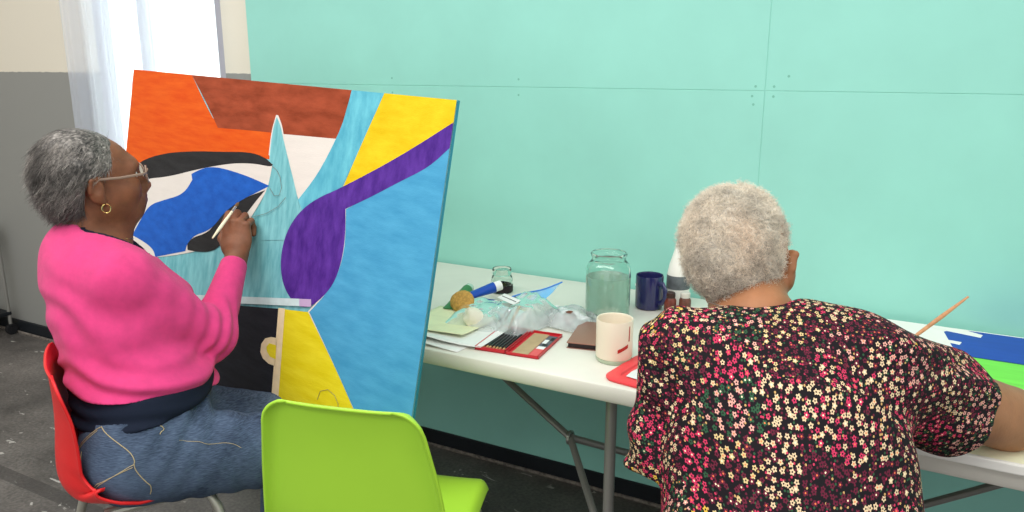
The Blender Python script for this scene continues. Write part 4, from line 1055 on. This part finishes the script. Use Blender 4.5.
# ribbed cuff line
wn = (rwr-rel)/np.linalg.norm(rwr-rel)
zz_ = lambda p: p[..., 2]
def undershirt(p, collar=False):
    t = torso1(p, .0075)+.004*np.clip((zz_(p)-.9)/.05, 0, 1); zz = p[..., 2]
    t = t-.004*np.sin(zz*150+4*noise3(p, 8))*np.exp(-((zz-.65)/.03)**2)
    t = smax(t, .640+.12*((p-V(-1.66,1.10,.6))@f1)-zz, .006)
    t = smax(t, (.978-zz) if collar else (zz-.708), .004)
    if not collar: return t
    nk = smin(t-.001, cap(p, V(-1.790,1.150,1.00), V(-1.792,1.152,1.022), .074, .069), .01)
    nk = smax(nk, -cap(p, V(-1.788,1.168,1.035), V(-1.785,1.175,1.20), .062, .11), .004)
    return smax(nk, -ell(p, V(-1.733, 1.187, 1.037), (.087, .087, .072), F1.T), .004)
o = sdf_obj('undershirt', undershirt, (-1.98, .88, .57), (-1.42, 1.36, .74), .0065, M_navy, W1, 2); child_fix(o, W1)
o = sdf_obj('undershirt_neckline', lambda p: undershirt(p, True), (-2.02, .98, .95), (-1.50, 1.36, 1.06), .005, M_navy, W1, 2); child_fix(o, W1)
# jeans
def jeans(p):
    t = torso1(p, -.004); g = .004
    L_ = legs1(p, g)
    dd = smin(smax(t, p[..., 2]-.675, .01), L_, .05)
    q = p-rhip
    cre = np.exp(-(np.linalg.norm(p-(rhip+.09*f1+.05*up), axis=-1)/.12)**2)
    dd = dd-.005*cre*np.sin((q@(f1*.8-up*.75))*110+2*noise3(p, 9))
    dd = dd-.003*np.sin((p-rkn)@f1*100+(p[..., 2])*40+3*noise3(p, 8))*np.exp(-(np.linalg.norm(p-(rhip*.4+rkn*.6), axis=-1)/.2)**2)
    dd = smax(dd, .115-p[..., 2], .005)
    # flattened where she sits
    return smax(dd, (.455-p[..., 2])*np.where(((p-rhip)@f1 < .22) & (p[..., 2] > .3) & ((p-rhip)@r1 < .03), 1, 0)-1*np.where(((p-rhip)@f1 < .22) & (p[..., 2] > .3) & ((p-rhip)@r1 < .03), 0, 1), .03)
M_den = mat_denim()
o = sdf_obj('jeans', jeans, (-1.92, .85, .08), (-1.17, 1.62, .70), .0058, M_den, W1, 2); child_fix(o, W1)
for an in (ran, lan):
    o = sdf_obj('shoe', lambda p: smax(smin(cap(p, an-.048*up-.03*f1, an-.055*up+.16*f1, .043, .036), cap(p, an-.04*up, an+.0*up, .046, .044), .02), .004-p[..., 2], .004), (an[0]-.12, an[1]-.12, 0), (an[0]+.18, an[1]+.24, .16), .006, M_rubber, W1, 1); child_fix(o, W1)
# back pocket with stitching, laid on the jeans surface
def surf_line(fn, pts, r, name, m_, parent, root, lift=.0005, closed=False):
    P = np.array(pts, float); n_ = max(2, int(np.ceil(np.linalg.norm(np.diff(P, axis=0), axis=1).sum()/.006)))
    t = np.linspace(0, len(P)-1, n_+1); i = np.minimum(t.astype(int), len(P)-2); fr_ = (t-i)[:, None]
    Q = P[i]*(1-fr_)+P[i+1]*fr_; Q = project(fn, Q); Q = Q+grad(fn, Q)*lift
    m = MB(); m.tube([tuple(q) for q in Q], r, 5); o = m.build(name, m_, parent); child_fix(o, root) if parent is root else None; return o
M_stitch = mat('tan_stitching', (176,160,124), .8)
CAM = V(0, 0, 1.43)
surf_line(jeans, [(-1.624, 0.963, 0.584), (-1.57, 1.001, 0.615), (-1.545, 1.007, 0.584), (-1.522, 1.012, 0.557), (-1.5, 1.019, 0.54), (-1.504, 1.012, 0.522)], 0.0011, 'pocket_seam', M_stitch, W1, W1)
surf_line(jeans, [(-1.623, 0.962, 0.577), (-1.571, 0.998, 0.606)], 0.0009, 'pocket_seam', M_stitch, W1, W1)
surf_line(jeans, [(-1.61, 0.966, 0.566), (-1.591, 0.97, 0.544), (-1.565, 0.983, 0.54), (-1.537, 1.003, 0.555), (-1.522, 1.013, 0.564)], 0.0009, 'pocket_stitching', M_stitch, W1, W1)
surf_line(jeans, [(-1.589, 0.98, 0.577), (-1.582, 0.977, 0.551), (-1.588, 0.969, 0.533)], 0.0009, 'pocket_stitching', M_stitch, W1, W1)
surf_line(jeans, [(-1.572, 0.977, 0.531), (-1.56, 0.988, 0.546), (-1.528, 1.009, 0.557)], 0.0009, 'pocket_stitching', M_stitch, W1, W1)
surf_line(jeans, [(-1.531, 1.035, 0.659), (-1.507, 1.041, 0.634), (-1.482, 1.048, 0.61)], 0.001, 'side_seam', M_stitch, W1, W1)
surf_line(jeans, [(-1.456, 1.061, 0.604), (-1.384, 1.1, 0.604), (-1.309, 1.141, 0.599)], 0.0006, 'side_seam', M_stitch, W1, W1)
# hair
def hair1(p):
    q = (p-HC1)@FH1.T/HS1
    d = ell(q, (0, -.028, .030), (.088, .094, .090))
    d = smin(d, ell(q, (0, -.050, -.012), (.080, .060, .086)), .05)
    cut = np.interp(q[..., 2], [-.12, -.06, -.03, .008, .025, .05, .085, .13], [-.050, -.042, -.040, -.036, .040, .056, .080, .09])
    d = smax(d, q[..., 1]-cut, .012)
    d = smax(d, -.092-q[..., 2], .012)
    d = d+.0025*noise3(p, 40)*1
    return d*HS1
M_h1 = mat_hair('grey_hair')
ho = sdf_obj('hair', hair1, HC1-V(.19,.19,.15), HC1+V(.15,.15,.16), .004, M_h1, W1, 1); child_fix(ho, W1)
R = np.random.default_rng(3)
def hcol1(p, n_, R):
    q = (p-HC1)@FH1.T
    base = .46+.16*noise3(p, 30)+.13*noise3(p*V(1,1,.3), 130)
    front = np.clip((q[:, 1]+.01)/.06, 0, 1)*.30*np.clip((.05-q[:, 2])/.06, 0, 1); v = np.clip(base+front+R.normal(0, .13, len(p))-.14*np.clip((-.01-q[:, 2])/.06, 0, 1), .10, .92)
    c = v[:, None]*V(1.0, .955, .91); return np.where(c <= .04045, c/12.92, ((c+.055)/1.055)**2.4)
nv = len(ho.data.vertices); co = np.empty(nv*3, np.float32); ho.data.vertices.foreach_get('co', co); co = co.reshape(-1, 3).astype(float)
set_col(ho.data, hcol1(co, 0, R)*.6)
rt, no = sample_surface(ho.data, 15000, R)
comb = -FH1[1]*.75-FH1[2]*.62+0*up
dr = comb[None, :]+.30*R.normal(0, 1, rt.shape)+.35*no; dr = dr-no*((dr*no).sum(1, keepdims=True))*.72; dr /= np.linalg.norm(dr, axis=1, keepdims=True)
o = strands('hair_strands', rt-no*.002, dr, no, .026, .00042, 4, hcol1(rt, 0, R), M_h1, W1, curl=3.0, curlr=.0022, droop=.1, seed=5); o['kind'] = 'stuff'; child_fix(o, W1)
# glasses
def hp(x, y, z, HC=None, FH=None, S=None): return Vector(HC1+HS1*(V(x, y, z)@FH1))
gl = bpy.data.objects.new('glasses', None); COL.objects.link(gl); gl.parent = W1; child_fix(gl, W1)
M_gf = mat('clear_tan_frame', (140,118,102), .25, .5); M_lens = mat_film('lens_film', (235,238,236), .10, .03)
for s in (-1, 1):
    cx_ = .033*s; pts = []
    for k in range(25):
        a = 2*PI*k/24; pts.append(hp(cx_+.027*math.cos(a)*(1 if abs(math.cos(a)) < .9 else .98), .112-.010*(abs(cx_+.027*math.cos(a))/.06)**2, -.006+.020*math.sin(a)))
    MB().tube(pts, .0022, 8).build('rim', M_gf, gl)
    m = MB(); m.add([hp(cx_, .112, -.006)]+pts[:-1], [(0, k+1, (k+1) % 24+1) for k in range(24)]); m.build('lens', M_lens, gl)
    MB().tube([hp(s*.061, .102, .002), hp(s*.078, .092, .002), hp(s*.083, .04, .002), hp(s*.086, -.004, .006), hp(s*.086, -.02, -.004)], .0022, 8, sq=1.5).build('temple_arm', M_gf, gl)
MB().tube([hp(-.008, .116, -.002), hp(0, .119, .002), hp(.008, .116, -.002)], .002, 8).build('bridge', M_gf, gl)
# hoop earrings
for s in (-1, 1):
    c_ = hp(s*.083, -.002, -.062); pts = [c_+Vector(FH1[1])*.0095*math.cos(a)+Vector(FH1[2])*.0105*math.sin(a) for a in np.linspace(PI/2+.15, PI/2+2*PI-.15, 22)]
    child_fix(MB().tube(pts, .0015, 8).build('hoop_earring', M_gold, W1), W1)
pts = []
for k in range(30):
    a = 2*PI*k/29; pts.append(V(-1.797, 1.150, 1.035)+.066*(r1*math.cos(a)+f1*math.sin(a)*1.0)-up*.020*math.sin(a))
P = project(headneck1, np.array(pts)); P = P+grad(headneck1, P)*.001
child_fix(MB().tube([tuple(q) for q in P], .0011, 6).build('necklace', M_gold, W1), W1)
# brush in her hand: handle towards the viewer, bristles on the canvas
br = make_brush('white handled paint brush held against the big canvas by the woman in pink', mat('ivory_handle', (240,228,196), .35), .17, name='paint_brush', r=.0042)
tail = V(-1.655, 1.385, .990); tipv = V(-1.722, 1.565, 1.075)
dirb = (tipv-tail)/np.linalg.norm(tipv-tail)
br.location = Vector(tail); br.rotation_mode = 'QUATERNION'; br.rotation_quaternion = Vector(dirb).to_track_quat('Z', 'Y')

# =============================== woman in the floral blouse
W2 = thing('person', 'woman with curly pale hair in a floral blouse, seated with her back to the viewer', 'person', (-.12, 1.02, 0))
F2 = frame(108); f2 = F2[1]; r2 = F2[0]
HC2 = V(-.289, 1.371, 1.103); FH2 = frame(93, -12, -5); HS2 = .98
c72 = V(-.240, 1.275, 1.030)
rsh2 = V(-.075, 1.285, .960); lsh2 = V(-.345, 1.185, .985); rel2 = V(.150, 1.575, .812); rwr2 = V(-.015, 1.790, .800)
lel2 = V(-.342, 1.150, .835); lwr2 = V(-.33, 1.38, .66)
rhip2 = V(-.02, 1.02, .54); lhip2 = V(-.22, .965, .54); rkn2 = V(-.10, 1.44, .54); lkn2 = V(-.34, 1.38, .54); ran2 = V(-.08, 1.42, .09); lan2 = V(-.36, 1.36, .09)
def torso2(p, g=0):
    R_ = F2.T
    d = ell(p, V(-.115, 1.005, .58), (.195+g, .160+g, .13+g), R_)
    d = smin(d, ell(p, V(-.130, 1.075, .72), (.180+g, .155+g, .14+g), R_), .10)
    d = smin(d, ell(p, V(-.165, 1.165, .855), (.175+g, .130+g, .13+g), R_), .09)
    d = smin(d, ell(p, V(-.200, 1.225, .945), (.155+g, .095+g, .075+g), R_), .07)
    d = smin(d, cap(p, rsh2-.01*r2, lsh2+.01*r2, .060+g, .056+g), .06)
    d = smin(d, cap(p, c72-.035*up, (rsh2+c72)/2, .052+g, .056+g), .05)
    return d
def headneck2(p):
    q = (p-HC2)@FH2.T/HS2; d = head_sdf(q)*HS2
    d = smin(d, cap(p, c72-.01*up+.01*f2, HC2-.045*up-.03*FH2[1], .062, .058), .03)
    return smin(d, ell(p, c72-.03*up, (.10,.07,.045), F2.T), .03)
def hand2(p):
    B = basis(V(-.75, .55, .05), V(.1, -.1, 1)); q = (p-rwr2)@B.T; return hand_sdf(q, (.75, .85, .9, .95), True, 1)
def hand2L(p):
    B = basis(V(.5, .8, -.2), V(.1, -.1, 1)); q = (p-lwr2)@B.T; return hand_sdf(q, (.35, .4, .4, .45), True, 1)
def legs2(p, g=0):
    d = smin(cap(p, rhip2, rkn2, .10+g, .07+g), cap(p, lhip2, lkn2, .10+g, .07+g), .03)
    return smin(smin(d, cap(p, rkn2, ran2, .066+g, .042+g), .03), cap(p, lkn2, lan2, .066+g, .042+g), .03)
def rarm2(p): return smin(cap(p, rsh2, rel2, .062, .058), cap(p, rel2, rwr2, .054, .028), .012)
def body2(p):
    d = smin(torso2(p, -.016), legs2(p, -.014), .05)
    d = smin(d, rarm2(p), .03); d = smin(d, arm(p, lsh2, lel2, lwr2, .05, .042, .042, .025), .03)
    for an in (ran2, lan2): d = smin(d, cap(p, an-.045*up, an-.055*up+.15*f2, .034, .028), .03)
    return np.minimum(d, headneck2(p))
parts = [surface_nets(lambda p: np.where(p[..., 2] < .99, body2(p), np.maximum(body2(p), p[..., 2]-1.0)), (-.6, .75, 0), (.32, 1.95, 1.03), .012)]
parts.append(surface_nets(headneck2, HC2-V(.16,.16,.15), HC2+V(.16,.16,.15), .0032))
parts.append(surface_nets(rarm2, V(-.02,1.34,.70), V(.26,1.80,.93), .005))
parts.append(surface_nets(lambda p: smin(hand2(p), cap(p, rel2*.3+rwr2*.7, rwr2, .036, .028), .015), rwr2-V(.17,.07,.07), rwr2+V(.10,.17,.07), .003))
parts.append(surface_nets(lambda p: smin(hand2L(p), cap(p, lel2*.3+lwr2*.7, lwr2, .03, .025), .015), lwr2-V(.08,.1,.08), lwr2+V(.14,.16,.08), .005))
body = join_meshes('body', parts, M_skin2, W2); child_fix(body, W2)
eyes(W2, HC2, FH2, HS2)
def blouse(p):
    g = .010; t = torso2(p, g); zz = p[..., 2]
    L0 = (p-V(-.13, 1.1, .8)); xx = L0@r2; ff = L0@f2
    t = t-.005*np.sin(xx*55+2.5*noise3(p, 6)+zz*14)*np.clip((.90-zz)/.2, 0, 1)-.004*noise3(p, 11)
    # loose skirt of the blouse
    t = smin(t, ell(p, V(-.12, 1.03, .60), (.205, .175, .16), F2.T), .06)
    ax = (rel2-rsh2)/np.linalg.norm(rel2-rsh2)
    s = cap(p, rsh2+.012*up, rsh2*.34+rel2*.66, .080, .080)
    s = smin(s, cap(p, rsh2-.03*up, rsh2*.45+rel2*.55-.025*up, .07, .068), .03)
    s = s-.004*np.sin(((p-rsh2)@V(-.5,.4,.9))*75+3*noise3(p, 9))
    s = smax(s, (p-(rsh2*.40+rel2*.60))@ax, .006)
    d = smin(t, s, .04)
    axl = (lel2-lsh2)/np.linalg.norm(lel2-lsh2)
    l_ = cap(p, lsh2, lel2+.05*(lel2-lsh2)/np.linalg.norm(lel2-lsh2), .062, .066)-.005*np.sin(((p-lsh2)@V(.8,.3,.6))*90+3*noise3(p, 9))
    l_ = smax(l_, (p-(lel2+.050*axl))@axl, .006)
    d = smin(d, l_, .014)
    nk = cap(p, V(-.246,1.290,1.022), V(-.262,1.310,1.15), .060, .085); d = smax(d, -nk, .006)
    return smax(d, .47-zz, .01)
bo = sdf_obj('blouse', blouse, (-.52, .78, .45), (.17, 1.68, 1.10), .0055, mat_floral(), W2, 2); child_fix(bo, W2)
me = bo.data; uvl = me.uv_layers.new(name='cloth')
nf = len(me.polygons); fn_ = np.empty(nf*3, np.float32); me.polygons.foreach_get('normal', fn_); fn_ = fn_.reshape(-1, 3).astype(float)
co = np.empty(len(me.vertices)*3, np.float32); me.vertices.foreach_get('co', co); co = co.reshape(-1, 3).astype(float)
lv = np.empty(len(me.loops), np.int32); me.loops.foreach_get('vertex_index', lv); lp = co[lv]
lt = np.empty(nf, np.int32); me.polygons.foreach_get('loop_total', lt); ln_ = np.repeat(fn_, lt, axis=0)
a = ln_@r2; b = ln_@f2; c = ln_[:, 2]
X = lp@r2; Y = lp@f2; Z = lp[:, 2]
dom = np.argmax(np.abs(np.stack([a*1.0, b*1.35, c*.95], 1)), axis=1)
U = np.where(dom == 0, Y+3, X); W_v = np.where(dom == 2, Y, Z)
uvl.data.foreach_set('uv', np.stack([U, W_v], 1).astype(np.float32).ravel())
M_pants = mat('black_trousers', (30,32,38), .85)
def pants2(p):
    d = smin(smax(torso2(p, -.004), p[..., 2]-.6, .01), legs2(p, .004), .05); return smax(d, .12-p[..., 2], .005)
o = sdf_obj('trousers', pants2, (-.47, .75, .09), (.16, 1.56, .63), .009, M_pants, W2, 2); child_fix(o, W2)
for an in (ran2, lan2):
    o = sdf_obj('shoe', lambda p: smax(smin(cap(p, an-.048*up-.03*f2, an-.055*up+.16*f2, .043, .036), cap(p, an-.04*up, an+.0*up, .046, .044), .02), .004-p[..., 2], .004), (an[0]-.2, an[1]-.12, 0), (an[0]+.16, an[1]+.24, .16), .007, M_rubber, W2, 1); child_fix(o, W2)
# curly hair
def hair2(p):
    q = (p-HC2)@FH2.T/HS2
    d = ell(q, (-.017, -.022, .034), (.087, .108, .090))
    d = smin(d, ell(q, (-.010, -.045, -.020), (.070, .072, .075)), .04)
    cut = np.interp(q[..., 2], [-.12, -.06, -.035, .0, .04, .09, .13], [-.06, -.050, -.045, -.030, .055, .085, .09])
    d = smax(d, q[..., 1]-cut, .01); d = smax(d, -.078-q[..., 2]+.55*np.maximum(np.abs(q[..., 0])-.025, 0), .012)
    d = smax(d, -ell(np.abs(q)*V(1,0,0)+q*V(0,1,1), (.092, -.010, -.012), (.030, .038, .052)), .008)
    return (d+.0035*noise3(p, 70)+.003*noise3(p, 28))*HS2
M_h2 = mat_hair('pale_curly_hair', .7)
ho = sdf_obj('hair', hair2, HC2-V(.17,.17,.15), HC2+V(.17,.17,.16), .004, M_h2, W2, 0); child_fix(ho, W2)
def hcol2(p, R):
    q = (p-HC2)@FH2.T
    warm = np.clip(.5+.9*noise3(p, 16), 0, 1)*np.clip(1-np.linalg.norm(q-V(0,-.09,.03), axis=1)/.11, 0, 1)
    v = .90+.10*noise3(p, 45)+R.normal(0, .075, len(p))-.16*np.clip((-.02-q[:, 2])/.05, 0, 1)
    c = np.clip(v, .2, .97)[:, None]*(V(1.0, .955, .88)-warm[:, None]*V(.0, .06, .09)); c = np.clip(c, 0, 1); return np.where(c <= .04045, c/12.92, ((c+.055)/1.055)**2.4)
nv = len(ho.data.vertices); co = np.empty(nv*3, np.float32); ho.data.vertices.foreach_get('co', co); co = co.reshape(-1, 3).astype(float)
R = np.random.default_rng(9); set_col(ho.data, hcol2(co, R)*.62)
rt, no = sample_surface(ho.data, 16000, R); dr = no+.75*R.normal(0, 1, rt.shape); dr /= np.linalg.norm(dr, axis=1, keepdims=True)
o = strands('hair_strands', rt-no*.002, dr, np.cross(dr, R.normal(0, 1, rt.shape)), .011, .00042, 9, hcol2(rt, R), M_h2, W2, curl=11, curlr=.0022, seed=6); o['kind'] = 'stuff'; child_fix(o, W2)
# necklace chain
pts = []
for k in range(60):
    a = 2*PI*k/59; pts.append(V(-.250, 1.293, 1.040)+.066*(r2*math.cos(a)+f2*math.sin(a))-up*.016*math.sin(a))
P = project(headneck2, np.array(pts)); P = P+grad(headneck2, P)*.001
m = MB()
for k in range(0, 59): m.tube([tuple(P[k]), tuple((P[k]+P[k+1])/2), tuple(P[k+1])], [.0007, .0014, .0007], 5)
child_fix(m.build('necklace', mat('silver_chain', (200,196,186), .3, .5, metal=.9), W2), W2)
# stool under her
st = thing('round_stool', 'round black stool under the woman in the floral blouse', 'stool', (-.12, 1.0, 0))
MB().lathe([(.0005, .40), (.17, .40), (.18, .41), (.18, .43), (.165, .44), (.0005, .442)], 36).build('seat', M_black, st)
for a in (45, 135, 225, 315):
    c_, s_ = math.cos(math.radians(a)), math.sin(math.radians(a)); MB().tube([(c_*.12, s_*.12, .405), (c_*.18, s_*.18, 0)], .012, 12).build('leg', M_steel, st)
# her long brush
br = make_brush('long bare wooden paint brush sticking up over the flat canvas at right', mat('raw_wood_handle', (206,150,108), .5, var=.1, vscale=60), .30, r=.0042)
A_, B_ = V(.078, 1.90, .945), V(-.075, 1.83, .79)
br.location = Vector(A_); br.rotation_mode = 'QUATERNION'; br.rotation_quaternion = Vector((B_-A_)/np.linalg.norm(B_-A_)).to_track_quat('Z', 'Y')
br.scale = (1, 1, float(np.linalg.norm(B_-A_)/.30))

# ------------------------------------------------------------------ light
def area(name, loc, size, sy, power, rot, col=(1,1,1)):
    l = bpy.data.lights.new(name, 'AREA'); l.shape = 'RECTANGLE'; l.size = size; l.size_y = sy; l.energy = power; l.color = col
    o = bpy.data.objects.new(name, l); COL.objects.link(o); o.location = loc; o.rotation_euler = rot; return o
area('ceiling_lamp', (-.2, .6, 2.95), 2.4, .5, 32, (0,0,0), (1,.98,.93))
area('ceiling_lamp', (-2.6, .4, 2.95), 2.4, .5, 30, (0,0,0), (1,.98,.95))
area('ceiling_lamp', (-.6, -1.4, 2.95), 3.4, .6, 34, (0,0,0), (1,.98,.94))
area('window_daylight', (-3.75, WALL+.5, 1.8), 2.6, 2.8, 75, (-PI/2, 0, 0), (.90,.95,1))
wd = bpy.data.worlds.new('room_light'); SC.world = wd; wd.use_nodes = True
bg = wd.node_tree.nodes['Background']; bg.inputs[0].default_value = (.97,.985,1,1); bg.inputs[1].default_value = 1.02

# ------------------------------------------------------------------ camera
cam = bpy.data.cameras.new('camera'); co_ = bpy.data.objects.new('camera', cam); COL.objects.link(co_); SC.camera = co_
cam.sensor_width = 36; cam.lens = 787/1024*36; cam.clip_start = .02
p_ = math.atan2(191, 787); yaw = math.radians(28.8)
Fv = Vector((-math.sin(yaw)*math.cos(p_), math.cos(yaw)*math.cos(p_), -math.sin(p_))); Rv = Vector((math.cos(yaw), math.sin(yaw), 0)); Uv = Rv.cross(Fv)
co_.matrix_world = Matrix(((Rv.x, Uv.x, -Fv.x, 0), (Rv.y, Uv.y, -Fv.y, 0), (Rv.z, Uv.z, -Fv.z, 1.43), (0,0,0,1)))
vs_ = SC.view_settings; vs_.view_transform = 'Standard'; vs_.look = 'None'; vs_.gamma = 1; vs_.use_curve_mapping = False; vs_.exposure = 0
